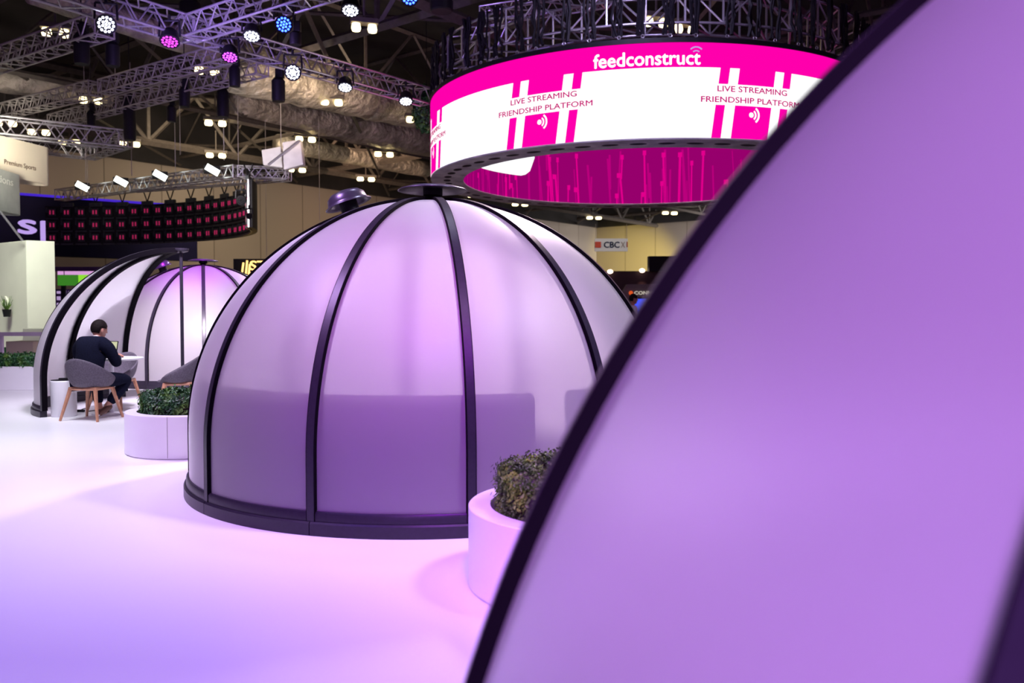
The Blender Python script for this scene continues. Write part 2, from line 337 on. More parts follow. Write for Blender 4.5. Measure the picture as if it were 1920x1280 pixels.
# ------------------------------------------------------------------ garden domes
RB, HT, Z0 = 1.898, 2.267, 0.46
def profile(n=40, zb=0.0):
    P = [(RB, zb+(Z0-zb)*i/5) for i in range(5)]
    P += [(RB*cos(pi/2*i/n), Z0+(HT-Z0)*sin(pi/2*i/n)) for i in range(n+1)]
    return P
def normals(P):
    out = []
    for i in range(len(P)):
        a, b = P[max(i-1, 0)], P[min(i+1, len(P)-1)]; t = Vector((b[0]-a[0], b[1]-a[1])).normalized(); out.append((t.y, -t.x))
    return out
def dirv(ph): return Vector((sin(ph), -cos(ph), 0))
def rib_mb(ph, off0, off1, w, zb=0.085, rmin=0.05):
    P = [p for p in profile(44, 0) if p[0] > rmin and p[1] > zb+.01]; P = [(P[0][0], zb)]+P; N = normals(P); d = dirv(ph); t = Vector((cos(ph), sin(ph), 0)); mb = MB(); vs = []
    for (r, z), (nr, nz) in zip(P, N):
        for off, s in ((off0, -1), (off0, 1), (off1, .8), (off1, -.8)):
            ww = w
            vs.append(d*(r+nr*off)+Vector((0, 0, z+nz*off))+t*s*ww/2)
    fs = []; m = len(P)
    for i in range(m-1):
        for k in range(4): fs.append((i*4+k, i*4+(k+1) % 4, (i+1)*4+(k+1) % 4, (i+1)*4+k))
    fs += [(3, 2, 1, 0), tuple(range((m-1)*4, m*4))]
    return mb.add(vs, fs)
def panel_mb(p0, p1, n=14):
    P = [p for p in profile(44, 0.0) if p[0] > 0.03]; P = [p for p in P if p[1] > .1]; P = [(P[0][0], .1)]+P; mb = MB(); vs = []
    for r, z in P:
        for i in range(n+1): vs.append(dirv(p0+(p1-p0)*i/n)*(r-0.004)+Vector((0, 0, z)))
    fs = [(j*(n+1)+i, j*(n+1)+i+1, (j+1)*(n+1)+i+1, (j+1)*(n+1)+i) for j in range(len(P)-1) for i in range(n)]
    return mb.add(vs, fs)
def ring_mb(prof, p0, p1, n):
    mb = MB(); k = len(prof); vs = []
    for i in range(n+1):
        d = dirv(p0+(p1-p0)*i/n)
        for r, z in prof: vs.append(d*r+Vector((0, 0, z)))
    fs = [(i*k+j, (i+1)*k+j, (i+1)*k+(j+1) % k, i*k+(j+1) % k) for i in range(n) for j in range(k)]
    fs += [tuple(range(k)), tuple(range(n*k, (n+1)*k))[::-1]]
    return mb.add(vs, fs)
D30 = pi/6
def dome(loc, ph0, ks, label, cap=True, side_cap=None, pole=False, rw=.062, ro=.022, group='frosted dome pods'):
    """ks: consecutive rib numbers; a panel stands between each pair"""
    t = empty('dome_pod', loc, label=label, cat='dome', group=group)
    closed = len(ks) == 12
    for k in ks:
        ph = ph0+k*D30
        o = rib_mb(ph, -0.035, ro, rw).build('rib', M['frame'], t, smooth='auto')
        rib_mb(ph, -0.045, ro-.001, rw+.012).build('gasket', M['gasket'], o, smooth='auto')
        if k != ks[-1] or closed:
            panel_mb(ph, ph+D30).build('panel', M['panel'], t, smooth=True)
            ring_mb([(RB-.03, .085), (RB+.018, .085), (RB+.018, .13), (RB+.008, .145), (RB-.03, .145)], ph, ph+D30, 12).build('bottom_rail', M['frame'], t, smooth='auto')
            b = ring_mb([(RB-.05, 0), (RB+.036, 0), (RB+.036, .074), (RB+.028, .085), (RB-.05, .085)], ph+.0015, ph+D30-.0015, 12)
            b.build('base_skirt', M['frame'], t, smooth='auto')
    if cap:
        c = MB(); c.lathe([(0, .118), (.09, .115), (.2, .10), (.27, .08), (.29, .066), (.27, .069), (.2, .084), (0, .092)], 48, (0, 0, HT+.02))
        v = c.build('vent_cap', M['cap'], t, smooth=True)
        c = MB(); c.lathe([(0, -.02), (.05, -.02), (.05, .03), (.08, .05), (.08, .105), (0, .105)], 28, (0, 0, HT)); c.build('vent_stem', M['black'], v)
        c = MB(); c.lathe([(0, -.01), (.16, -.026), (.16, -.012), (.13, .0), (0, .014)], 40, (0, 0, HT)); c.build('crown_plate', M['cap'], t, smooth=True)
    if side_cap is not None:
        for ph, r in side_cap:
            z = Z0+(HT-Z0)*sqrt(1-(r/RB)**2); n = Vector((r/RB**2, 0, (z-Z0)/(HT-Z0)**2)).normalized()
            nn = (dirv(ph)*n.x+Vector((0, 0, n.z))).normalized(); q = Vector((0, 0, 1)).rotation_difference(nn).to_matrix()
            base = dirv(ph)*r+Vector((0, 0, z))
            c = MB(); c.lathe([(0, .165), (.07, .163), (.12, .15), (.155, .12), (.165, .08), (.172, .06), (.195, .052), (.195, .047), (.16, .052), (.15, .07), (.1, .12), (0, .13)], 40, base+nn*.045, q)
            v = c.build('hood_vent', M['cap'], t, smooth=True)
            c = MB(); c.lathe([(0, -.02), (.085, -.02), (.085, .03), (.075, .03), (.075, .17), (0, .17)], 24, base, q); c.build('vent_stem', M['black'], v)
    if pole:
        c = MB(); c.bar((0, 0, 0.0), (0, 0, HT-.01), .024, 12); c.build('centre_pole', M['frame'], t, smooth='auto')
        c = MB(); c.lathe([(0, -.05), (.045, -.05), (.10, -.03), (.11, -.01), (.11, .012), (0, .016)], 24, (0, 0, HT)); c.build('pole_head', M['frame'], t)
    return t
dome((-0.649, 6.926, 0), -0.3099, list(range(-6, 6)), 'large closed dome of frosted panels and dark ribs in the middle of the white floor', side_cap=[(-pi/2, .66)])
dome((-6.092, 16.613, 0), 0.3515, list(range(-6, 6)), 'farthest frosted dome glowing pink, behind the empty chair and dark pole', side_cap=[(-pi/2+.5, .72)])
dome((-4.804, 12.231, 0), -0.7178, [-3, -2, -1, 0], 'open half dome sheltering the seated man, with a dark centre pole', cap=False, pole=True)
FG = (1.699, 1.206, 0); RB, HT, Z0 = 1.864, 2.242, 0.04
dome(FG, -1.602, [0, 1, 2, 3, 4, 5, 6, 7, 8], 'blurred dome right beside the viewer filling the right side', cap=True, rw=.036, ro=.024)
RB, HT, Z0 = 1.898, 2.267, 0.46

# furniture standing inside the middle dome
def banquette(p0, p1, label):
    t = empty('curved_bench', (-0.649, 6.926, 0), label=label, cat='bench', group='curved benches inside the middle dome')
    ring_mb([(1.64, .05), (1.78, .05), (1.78, .80), (1.75, .84), (1.68, .84), (1.64, .80)], p0, p1, 30).build('backrest', M['bench'], t, smooth='auto')
    ring_mb([(1.12, .30), (1.64, .30), (1.64, .45), (1.14, .45), (1.12, .43)], p0, p1, 30).build('seat', M['bench'], t, smooth='auto')
    ring_mb([(1.2, 0), (1.6, 0), (1.6, .30), (1.2, .30)], p0+.03, p1-.03, 30).build('plinth', M['black'], t)
banquette(-1.15, 0.46, 'long curved upholstered bench seen dimly through the front panels of the middle dome')
banquette(0.64, 1.3, 'short curved bench seen dimly behind the right hand planter inside the middle dome')
c = MB(); c.lathe([(0, 0), (.17, .01), (.19, .08), (.13, .2), (.05, .28), (0, .29)], 20, (-0.72, 5.55, 0.45+.0)); c.v = [(x, y, z*1.0) for x, y, z in c.v]
c.build('shadow_cushion', M['bench'], smooth=True, label='dark cushion shape added on the bench to shadow the front panels of the middle dome', cat='cushion')  # added shape, gives the dark pyramid shadow behind the frosted panels
cushion = bpy.data.objects['shadow_cushion']; cushion.location = (0, 0.0, 0)
cushion.scale = (1, 1, 1)

# ------------------------------------------------------------------ round planters
def leaves(rng, n, fn, size):
    mb = MB()
    for _ in range(n):
        p, nrm = fn(); q = Vector((0, 0, 1)).rotation_difference(nrm); a = rng.uniform(0, 2*pi); tl = rng.uniform(-.9, .5)
        s = size*rng.uniform(.6, 1.25); R = q.to_matrix() @ Matrix.Rotation(a, 3, 'Z') @ Matrix.Rotation(tl, 3, 'X')
        vs = [(0, 0, 0), (-.32*s, .42*s, .06*s), (0, .5*s, -.04*s), (.32*s, .42*s, .06*s), (0, s, .0)]
        mb.add([Vector(p)+R @ Vector(v) for v in vs], [(0, 2, 1), (0, 3, 2), (1, 2, 4), (2, 3, 4)])
    return mb
def planter(loc, r, h, lmat, label, blabel, n=7000, top=0.2, seed=1, peb=None, lsz=0.036):
    t = empty('round_planter', loc, label=label, cat='planter', group='round white planters')
    w = 0.11
    c = MB(); c.lathe([(r-.012, 0), (r-.012, .012), (r, .012), (r, h-.004), (r-.004, h), (r-w, h), (r-w, h-.10), (0, h-.10)], 96); c.build('pot', M['white'], t, smooth='auto')
    c = MB(); c.box((0, -(r+.0005), h/2+.006), (.003, .003, h-.02)); c.build('seam', M['grey'], t)
    rng = random.Random(seed)
    g = MB(); pr = rng
    for _ in range(420):
        a = rng.uniform(0, 2*pi); rr = (r-w-.01)*sqrt(rng.uniform(.55, 1)); s = rng.uniform(.010, .018)
        g.lathe([(0, -s*.6), (s, 0), (0, s*.6)], 6, (rr*cos(a), rr*sin(a), h-.085))
    g.build('pebbles', M['pebble'], smooth=True, label='small pink and white pebbles around the shrubs in the %s' % peb, cat='pebbles', kind='stuff').location = loc
    c = MB(); c.lathe([(0, h-.02), (r-w-.09, h-.02), (r-w-.05, h+.04), (r-w-.06, h+top*.62), (r-w-.12, h+top*.8), (0, h+top*.86)], 40)
    b = empty('box_shrub', loc, label=blabel, cat='shrub', group='box shrubs in the round planters')
    c.build('twigs', M['soil'], b)
    R0 = r-w-.045
    def fn():
        u = rng.random()
        if u < .36:
            a = rng.uniform(0, 2*pi); z = h-.03+rng.random()*(top+.01)
            return Vector((R0*cos(a), R0*sin(a), z))*1.0+Vector((rng.gauss(0, .014), rng.gauss(0, .014), rng.gauss(0, .01))), Vector((cos(a), sin(a), .5)).normalized()
        a = rng.uniform(0, 2*pi); rr = R0*sqrt(rng.random()); x, y = rr*cos(a), rr*sin(a)
        bump = .028*sin(x*17+seed)*cos(y*15+seed*2)+.016*sin(x*41+y*33)
        return Vector((x, y, h+top-.035+bump-.05*(rr/R0)**6+rng.gauss(0, .012))), Vector((rng.gauss(0, .5), rng.gauss(0, .5), 1)).normalized()
    leaves(rng, n, fn, lsz).build('foliage', lmat, b, kind='stuff')
planter((-3.17, 8.31, 0), .62, .40, M['leaf'], 'white round planter standing left of the middle dome', 'bright green box shrubs in the planter left of the middle dome', n=15000, top=.19, seed=3, peb='left planter')
planter((.40, 4.22, 0), .62, .40, M['leafdark'], 'white round planter partly hidden behind the blurred dome edge', 'dark bronze green box shrubs in the planter at the blurred dome edge', n=22000, top=.21, seed=5, lsz=0.024, peb='planter at the dome edge')
# long hedge planter at the far left
t = empty('long_planter', (-9.5, 14.9, 0), label='long low white planter with a hedge at the far left edge', cat='planter')
c = MB(); c.box((0, 0, .205), (3.6, .7, .41)); c.build('trough', M['white'], t, bevel=.01)
rng = random.Random(9)
t = empty('clipped_hedge', (-9.5, 14.9, 0), label='low clipped green hedge in the long planter at the far left', cat='hedge')
c = MB(); c.box((0, 0, .45), (3.4, .54, .22)); c.build('twigs', M['soil'], t)
def fh():
    if rng.random() < .5: return Vector((rng.uniform(-1.75, 1.75), -.31+rng.gauss(0, .02), rng.uniform(.40, .60))), Vector((0, -1, .4)).normalized()
    x = rng.uniform(-1.75, 1.75); return Vector((x, rng.uniform(-.31, .31), .59+.02*sin(x*9)+rng.gauss(0, .015))), Vector((rng.gauss(0, .4), rng.gauss(0, .4), 1)).normalized()
leaves(rng, 7000, fh, .06).build('foliage', M['leaf'], t, kind='stuff')

# ------------------------------------------------------------------ chairs
def chair_shell():
    mb = MB(); NP, NR = 40, 14; vs = []
    for i in range(NP):
        ph = 2*pi*i/NP                         # ph=0 is the back (-y)
        b = 0.5+0.5*cos(ph); top = 0.44+0.02+0.33*(b**1.1)*(1-0.08*sin(ph)**2)
        if b < .12: top = 0.445
        rx = .265; ry = .255
        for j in range(NR+1):
            s = j/NR
            if s < .55:
                k = s/.55; r = k*.72; z = .425+.012*k*k
            else:
                k = (s-.55)/.45; r = .72+.28*sin(k*pi/2)**.8 * (1 if b > .1 else .9); z = .437+(top-.437)*(k**1.35)
            flare = 1+.05*max(0, z-.6)
            vs.append((sin(ph)*rx*r*flare, -cos(ph)*ry*r*flare-(z-.44)*.10*b, z))
    fs = []
    for i in range(NP):
        i2 = (i+1) % NP
        for j in range(NR): fs.append((i*(NR+1)+j, i2*(NR+1)+j, i2*(NR+1)+j+1, i*(NR+1)+j+1))
    return mb.add(vs, fs)
def make_chair(loc, rz, label):
    t = empty('tub_chair', loc, rz, label=label, cat='chair', group='grey tub chairs in the open dome')
    o = chair_shell().build('seat_shell', M['shell'], t, smooth=True)
    s = o.modifiers.new('thick', 'SOLIDIFY'); s.thickness = .022; s.offset = 1
    ss = o.modifiers.new('sub', 'SUBSURF'); ss.levels = ss.render_levels = 1
    for sx in (-1, 1):
        for sy in (-1, 1):
            a = Vector((sx*.17, sy*.16, .415)); b = Vector((sx*.26, sy*.25, 0)); mb = MB()
            mb.bar(a, b, .027, 4, .017); mb.build('leg', M['wood'], t, bevel=.003)
    mb = MB()
    for sy in (-1, 1): mb.bar((-.18, sy*.165, .40), (.18, sy*.165, .40), .022, 4)
    for sx in (-1, 1): mb.bar((sx*.175, -.16, .40), (sx*.175, .16, .40), .022, 4)
    mb.build('seat_frame', M['wood'], t)
    return t
CH = Vector((-5.34, 10.64, 0))
make_chair(CH, radians(-10), 'grey tub chair with oak legs carrying the man in the dark suit')
def move_chair(loc, rz, label):
    c = copy_tree(bpy.data.objects['tub_chair']); c.location = loc; c.rotation_euler = (0, 0, rz); c['label'] = label; return c
move_chair((-5.58, 11.80, 0), radians(170), 'grey tub chair on the far side of the small white table')
move_chair((-4.52, 11.35, 0), radians(108), 'empty grey tub chair beside the dark pole, right of the table')

# ------------------------------------------------------------------ table, laptop, bin
TB = Vector((-5.36, 11.22, 0))
t = empty('round_table', TB, label='small round white pedestal table with a laptop in the open dome', cat='table')
c = MB(); c.lathe([(0, .72), (.36, .72), (.395, .732), (.40, .742), (.395, .75), (0, .75)], 56); c.build('tabletop', M['white'], t, smooth='auto')
c = MB(); c.bar((0, 0, .02), (0, 0, .72), .032, 20); c.build('column', M['white'], t, smooth='auto')
c = MB(); c.lathe([(0, 0), (.25, 0), (.25, .012), (.04, .022), (0, .022)], 40); c.build('foot_plate', M['white'], t, smooth='auto')
t = empty('laptop', TB+Vector((-.10, -.10, .75)), radians(-20), label='open laptop with a lit document on screen in front of the seated man', cat='laptop')
c = MB(); c.box((0, 0, .008), (.32, .22, .016)); c.build('keyboard_base', M['black'], t, bevel=.004)
tilt = Matrix.Rotation(radians(-12), 3, 'X')
def tl(v): return tilt @ Vector(v)+Vector((0, .11, .016))
c = MB(); c.box((0, .11, .0), (.001, .001, .001))
c = MB(); c.add([tl(v) for v in ((-.16, 0, 0), (.16, 0, 0), (.16, 0, .21), (-.16, 0, .21), (-.16, .008, 0), (.16, .008, 0), (.16, .008, .21), (-.16, .008, .21))], [(0, 1, 2, 3), (7, 6, 5, 4), (0, 3, 7, 4), (1, 5, 6, 2), (3, 2, 6, 7), (0, 4, 5, 1)]); lid = c.build('lid', M['black'], t)
def quad(x0, x1, z0, z1, y=-.001): return [tl(v) for v in ((x0, y, z0), (x1, y, z0), (x1, y, z1), (x0, y, z1))]
M['page'] = emis('pale_yellow_page', (232, 232, 190), 0.8); M['dk'] = emis('dark_page_block', (52, 66, 60), 1)
c = MB(); c.add(quad(-.15, .15, .012, .2), [(0, 1, 2, 3)]); sc_ = c.build('screen', M['page'], lid)
c = MB(); c.add(quad(.02, .08, .05, .13, -.002), [(0, 1, 2, 3)]); c.build('page_block', M['dk'], lid)
BN = Vector((-5.86, 10.95, 0))
t = empty('waste_bin', BN, label='white cylindrical bin between the dark dome edge and the chair', cat='bin')
c = MB(); c.lathe([(0, 0), (.145, 0), (.152, .01), (.155, .46), (.148, .47), (.14, .46), (.14, .43), (0, .43)], 48); c.build('drum', M['white'], t, smooth='auto')
c = MB(); c.lathe([(0, .472), (.146, .468), (.15, .476), (0, .484)], 40); c.build('lid', M['black'], t)
c = MB(); c.box((.02, 0, .492), (.14, .10, .014), .4); c.build('phone_pouch', M['black'], label='flat black pouch lying on the bin lid', cat='pouch').location = BN
c = MB(); P0 = at_z(146, 771, .01)
c.tube([(P0.x+.32*i/20, P0.y+.06*sin(i*.55)+.15*i/20, .012+.03*max(0, sin(i*.4))) for i in range(21)], .006, 6)
o = c.build('power_cable', M['black'], label='black charger cable lying on the floor under the chair', cat='cable')
c = MB(); c.box((P0.x+.02, P0.y, .018), (.13, .05, .03), .1); c.build('charger_brick', M['black'], o)
c = MB(); c.box((0, 0, .003), (.21, .15, .006), .3); o = c.build('paper_sheet', M['white'], label='small white paper sheet lying on the round table beside the laptop', cat='paper'); o.location = TB+Vector((.2, -.02, .75))

# ------------------------------------------------------------------ people
def skin(name, verts, edges, rads, m, parent, root=0, sub=2, loc=None):
    me = bpy.data.meshes.new(name); me.from_pydata(verts, edges, []); me.update()
    o = bpy.data.objects.new(name, me); C.objects.link(o)
    sk = o.modifiers.new('skin', 'SKIN'); sk.use_smooth_shade = True
    for i, r in enumerate(rads):
        d = me.skin_vertices[0].data[i]; d.radius = r if isinstance(r, tuple) else (r, r); d.use_root = (i == root)
    s = o.modifiers.new('sub', 'SUBSURF'); s.levels = s.render_levels = sub
    bpy.context.view_layer.update()
    me2 = bpy.data.meshes.new_from_object(o.evaluated_get(bpy.context.evaluated_depsgraph_get()))
    bpy.data.objects.remove(o); bpy.data.meshes.remove(me)
    o = bpy.data.objects.new(name, me2); C.objects.link(o); me2.materials.clear(); me2.materials.append(m); o.parent = parent
    for p in me2.polygons: p.use_smooth = True
    return o
def ellipsoid(mb, c, r, m=None, n=20, zmin=-1, zmax=1):
    P = []
    for i in range(13):
        a = -pi/2+pi*i/12; z = sin(a)
        if zmin <= z <= zmax: P.append((cos(a), z))
    k = len(mb.v); mb.lathe(P, n)
    S = Matrix.Diagonal(r); R = m if m is not None else Matrix.Identity(3)
    for i in range(k, len(mb.v)): mb.v[i] = tuple(R @ (S @ Vector(mb.v[i]))+Vector(c))
    return mb
def head_parts(t, body_name, hc, m, hairm, hair_kind='short'):
    """a head mesh shape: skull, jaw, nose, ears; returns MB for joining to the body"""
    mb = MB(); ellipsoid(mb, hc, (.077, .096, .108), m, 24)
    def w(v): return Vector(hc)+m @ Vector(v)
    ellipsoid(mb, w((0, .022, -.062)), (.054, .066, .062), m, 18)
    mb.add([w(v) for v in ((-.013, .088, -.005), (.013, .088, -.005), (0, .094, .03), (0, .118, -.022), (-.017, .09, -.03), (.017, .09, -.03))],
           [(0, 3, 2), (2, 3, 1), (0, 4, 3), (1, 3, 5), (4, 5, 3)])
    for s in (-1, 1): ellipsoid(mb, w((s*.079, -.006, -.012)), (.011, .020, .032), m, 10)
    return mb
def face(t, hc, m, body):
    def w(v): return Vector(hc)+m @ Vector(v)
    for s in (-1, 1):
        c = MB(); ellipsoid(c, w((s*.030, .083, .008)), (.012, .008, .007), m, 10); c.build('eye', M['white'], body, smooth=True)
    c = MB(); ellipsoid(c, w((0, .084, -.052)), (.024, .010, .007), m, 10); c.build('mouth', M['shoe'], body, smooth=True)
def hair(hc, m, parent):
    def w(v): return Vector(hc)+m @ Vector(v)
    mb = MB(); ellipsoid(mb, w((0, -.012, .018)), (.084, .098, .106), m, 28)
    out = MB(); out.v = list(mb.v); inv = m.inverted()
    for f_ in mb.f:
        c_ = sum((inv @ (Vector(mb.v[i])-Vector(hc)) for i in f_), Vector())/len(f_)
        if c_.z > .05 or (c_.y < .045 and c_.z > .012) or (c_.y < -.035 and c_.z > -.062): out.f.append(f_)
    o = out.build('hair', M['hair'], parent, smooth=True)
    s = o.modifiers.new('thick', 'SOLIDIFY'); s.thickness = .006; s.offset = 1
    return o
def hand(mbs, wrist, dirv_, side, up=Vector((0, 0, 1)), curl=.5):
    """skeleton of a hand appended to lists (verts, edges, radii) from wrist index"""
    V, E_, R_, wi = mbs; d = dirv_.normalized(); s = d.cross(up).normalized()*side
    palm = len(V); V.append(wrist+d*.055); E_.append((wi, palm)); R_.append((.030, .018))
    for k, (off, L) in enumerate(((-.026, .066), (-.009, .076), (.009, .072), (.026, .056))):
        a = len(V); V.append(wrist+d*.088+s*off); E_.append((palm, a)); R_.append(.0105)
        V.append(V[a]+d*L*.5-up*L*.25*curl); E_.append((a, a+1)); R_.append(.0095)
        V.append(V[a+1]+d*L*.35-up*L*.5*curl); E_.append((a+1, a+2)); R_.append(.0085)
    a = len(V); V.append(wrist+d*.035-s*.036); E_.append((palm, a)); R_.append(.011)
    V.append(V[a]+d*.035-s*.016-up*.008); E_.append((a, a+1)); R_.append(.0095)

def seated_man():
    t = empty('person', (CH.x-.03, CH.y-.02, 0), radians(-7), label='man in a dark navy suit seated with his back turned, working at a laptop', cat='person')
    V = [Vector(p) for p in ((0, 0, .52), (0, .02, .64), (0, .06, .80), (0, .13, .93), (0, .185, 1.01), (-.01, .225, 1.07),
         (-.13, .10, .955), (-.212, .12, .905), (-.25, .20, .68), (-.16, .43, .79),
         (.13, .10, .955), (.212, .12, .905), (.27, .20, .68), (.14, .43, .79),
         (-.10, .02, .50), (-.17, .42, .50), (-.12, .40, .10), (-.12, .52, .045),
         (.10, .02, .50), (.33, .36, .49), (.13, .20, .16), (.10, .14, .05))]
    E_ = [(0, 1), (1, 2), (2, 3), (3, 4), (4, 5), (3, 6), (6, 7), (7, 8), (8, 9), (3, 10), (10, 11), (11, 12), (12, 13), (0, 14), (14, 15), (15, 16), (16, 17), (0, 18), (18, 19), (19, 20), (20, 21)]
    R_ = [(.15, .12), (.15, .11), (.155, .11), (.11, .09), .055, .052, .085, .07, .045, .028, .085, .07, .045, .028, .095, .062, .042, .035, .095, .062, .042, .035]
    hand((V, E_, R_, 9), V[9], Vector((.3, 1, -.05)), 1); hand((V, E_, R_, 13), V[13], Vector((-.3, 1, -.05)), -1)
    body = skin('body', V, E_, R_, M['skin'], t)
    hm = Matrix.Rotation(radians(-26), 3, 'Z') @ Matrix.Rotation(radians(-14), 3, 'X'); hc = (.0, .255, 1.135)
    hb = head_parts(t, 'body', hc, hm, None)
    bm = bmesh.new(); bm.from_mesh(body.data); me = bpy.data.meshes.new('h'); me.from_pydata(hb.v, [], hb.f); bm.from_mesh(me); bm.to_mesh(body.data); bm.free()
    for p in body.data.polygons: p.use_smooth = True
    face(t, hc, hm, body); hair(hc, hm, body)
    # jacket over torso and arms
    jv = [V[i].copy() for i in (0, 1, 2, 3, 4, 6, 7, 8, 9, 10, 11, 12, 13)]
    jv[8] = V[8].lerp(V[9], .9); jv[12] = V[12].lerp(V[13], .9)
    je = [(0, 1), (1, 2), (2, 3), (3, 4), (3, 5), (5, 6), (6, 7), (7, 8), (3, 9), (9, 10), (10, 11), (11, 12)]
    jr = [(.20, .15), (.195, .14), (.20, .15), (.15, .115), (.066, .062), .105, .088, .062, .042, .105, .088, .062, .042]
    skin('suit_jacket', jv, je, jr, M['suit'], t)
    c = MB(); c.lathe([(.060, -.012), (.062, .004), (.058, .014), (.054, .014), (.054, -.012)], 24, V[4]+Vector((0, .018, .012)), Matrix.Rotation(radians(-25), 3, 'X')); c.build('shirt_collar', M['shirt'], t, smooth='auto')
    tv = [V[0], V[14], V[15], V[15].lerp(V[16], .9), V[18], V[19], V[19].lerp(V[20], .95)]
    skin('trousers', [v.copy() for v in tv], [(0, 1), (1, 2), (2, 3), (0, 4), (4, 5), (5, 6)], [(.16, .13), .115, .085, .062, .115, .088, .066], M['suit'], t)
    for (hx, hy, tx, ty, tz) in ((-.12, .36, -.12, .60, .03), (.13, .10, .05, .06, .03)):
        v0 = Vector((hx, hy+.02, .06)); v1 = Vector((hx*.5+tx*.5, (hy+ty)/2, .045)); v2 = Vector((tx, ty, tz))
        if tx > 0:   # right foot tucked back, heel lifted, sole towards the viewer
            v0 = Vector((.16, .24, .16)); v1 = Vector((.12, .14, .10)); v2 = Vector((.08, .06, .045))
        s_ = skin('shoe', [v0, v1, v2], [(0, 1), (1, 2)], [(.040, .045), (.045, .040), (.036, .030)], M['shoe'], t, root=1)
        skin('sole', [v0+Vector((-.01, -.03, -.035)), v1+Vector((-.012, -.03, -.03)), v2+Vector((-.014, -.018, -.015))], [(0, 1), (1, 2)], [(.030, .014), (.036, .014), (.028, .012)], M['white'], s_, root=1)
seated_man()

def standing_person(loc, rz, label):
    t = empty('person', loc, rz, label=label, cat='person')
    V = [Vector(p) for p in ((0, 0, .95), (0, 0, 1.12), (0, -.01, 1.30), (0, 0, 1.43), (0, .01, 1.50), (0, .02, 1.57),
         (-.12, 0, 1.43), (-.19, 0, 1.40), (-.24, .02, 1.12), (-.20, .22, 1.02), (.12, 0, 1.43), (.19, 0, 1.40), (.24, .02, 1.12), (.16, .24, 1.06),
         (-.09, 0, .90), (-.10, .02, .50), (-.10, -.02, .09), (-.10, .12, .04), (.09, 0, .90), (.10, .02, .50), (.10, -.02, .09), (.10, .12, .04))]
    E_ = [(0, 1), (1, 2), (2, 3), (3, 4), (4, 5), (3, 6), (6, 7), (7, 8), (8, 9), (3, 10), (10, 11), (11, 12), (12, 13), (0, 14), (14, 15), (15, 16), (16, 17), (0, 18), (18, 19), (19, 20), (20, 21)]
    R_ = [(.14, .11), (.13, .10), (.15, .11), (.10, .08), .055, .05, .08, .065, .042, .027, .08, .065, .042, .027, .09, .058, .04, .035, .09, .058, .04, .035]
    hand((V, E_, R_, 9), V[9], Vector((.2, 1, 0)), 1); hand((V, E_, R_, 13), V[13], Vector((-.2, 1, 0)), -1)
    body = skin('body', V, E_, R_, M['skin'], t); hc = (0, .04, 1.66); hm = Matrix.Rotation(radians(-8), 3, 'X')
    hb = head_parts(t, 'body', hc, hm, None)
    bm = bmesh.new(); bm.from_mesh(body.data); me = bpy.data.meshes.new('h'); me.from_pydata(hb.v, [], hb.f); bm.from_mesh(me); bm.to_mesh(body.data); bm.free()
    for p in body.data.polygons: p.use_smooth = True
    face(t, hc, hm, body); hair(hc, hm, body)
    ids = (0, 1, 2, 3, 4, 6, 7, 8, 9, 10, 11, 12, 13)
    skin('shirt', [V[i].copy() for i in ids], [(0, 1), (1, 2), (2, 3), (3, 4), (3, 5), (5, 6), (6, 7), (7, 8), (3, 9), (9, 10), (10, 11), (11, 12)],
         [(.17, .13), (.16, .12), (.17, .13), (.125, .10), (.064, .06), .095, .08, .055, .036, .095, .08, .055, .036], M['shirt'], t)
    skin('trousers', [V[i].copy() for i in (0, 14, 15, 16, 18, 19, 20)], [(0, 1), (1, 2), (2, 3), (0, 4), (4, 5), (5, 6)], [(.155, .12), .105, .075, .06, .105, .075, .06], M['suit'], t)
    for s in (-1, 1): skin('shoe', [Vector((s*.1, -.04, .05)), Vector((s*.1, .06, .045)), Vector((s*.1, .17, .035))], [(0, 1), (1, 2)], [.045, (.045, .035), (.035, .028)], M['shoe'], t, root=1)
pp = at_y(1185, 570, 20.0); standing_person((pp.x, pp.y, 0), radians(-78), 'dark haired person in a pale shirt standing beyond the middle dome')

# ------------------------------------------------------------------ round LED screen
RC = Vector((3.63, 23.6, 0)); RO, RI, ZB, ZT = 5.87, 4.98, 5.0, 6.97
def rp(th, z, r): return Vector((RC.x+r*sin(th), RC.y-r*cos(th), z))
def strip(mb, th0, th1, z0, z1, r, slant=0.0, zr=6.46, inner=False):
    n = max(1, int(abs(th1-th0)/.03)); vs = []
    for i in range(n+1):
        th = th0+(th1-th0)*i/n
        for z in (z0, z1): vs.append(rp(th+slant*(z-zr), z, r))
    fs = [(2*i, 2*i+2, 2*i+3, 2*i+1) for i in range(n)]
    if inner: fs = [f_[::-1] for f_ in fs]
    mb.add(vs, fs)
T = empty('round_screen', RC, label='huge round hanging screen glowing magenta and white with lettering', cat='screen')
def local(mb): mb.v = [(x-RC.x, y-RC.y, z) for x, y, z in mb.v]; return mb
mb = MB(); strip(mb, -pi, pi, ZB, ZT, RO); outer = local(mb).build('outer_display', M['whitescr'], T)
mb = MB(); strip(mb, -pi, pi, 6.46, ZT, RO+.006); K = .0225
for k in range(8):
    c0 = -.53+k*pi/4
    for a, b in ((-.130, -.094), (-.0575, .088), (.126, .160)): strip(mb, c0+a, c0+b, 6.125, 6.462, RO+.006, K)
    for a, b in ((-.130, -.095), (-.057, .0885), (.126, .160)): strip(mb, c0+a, c0+b, ZB, 5.69, RO+.006, K)
local(mb).build('magenta_graphic', M['magenta'], outer)
def bend(mb, th, z, r):
    mb.v = [tuple(rp(th+x/r, z+y, r+zz+.012)) for x, y, zz in mb.v]; return local(mb)
def subdiv_x(mb, L=0.12): return mb
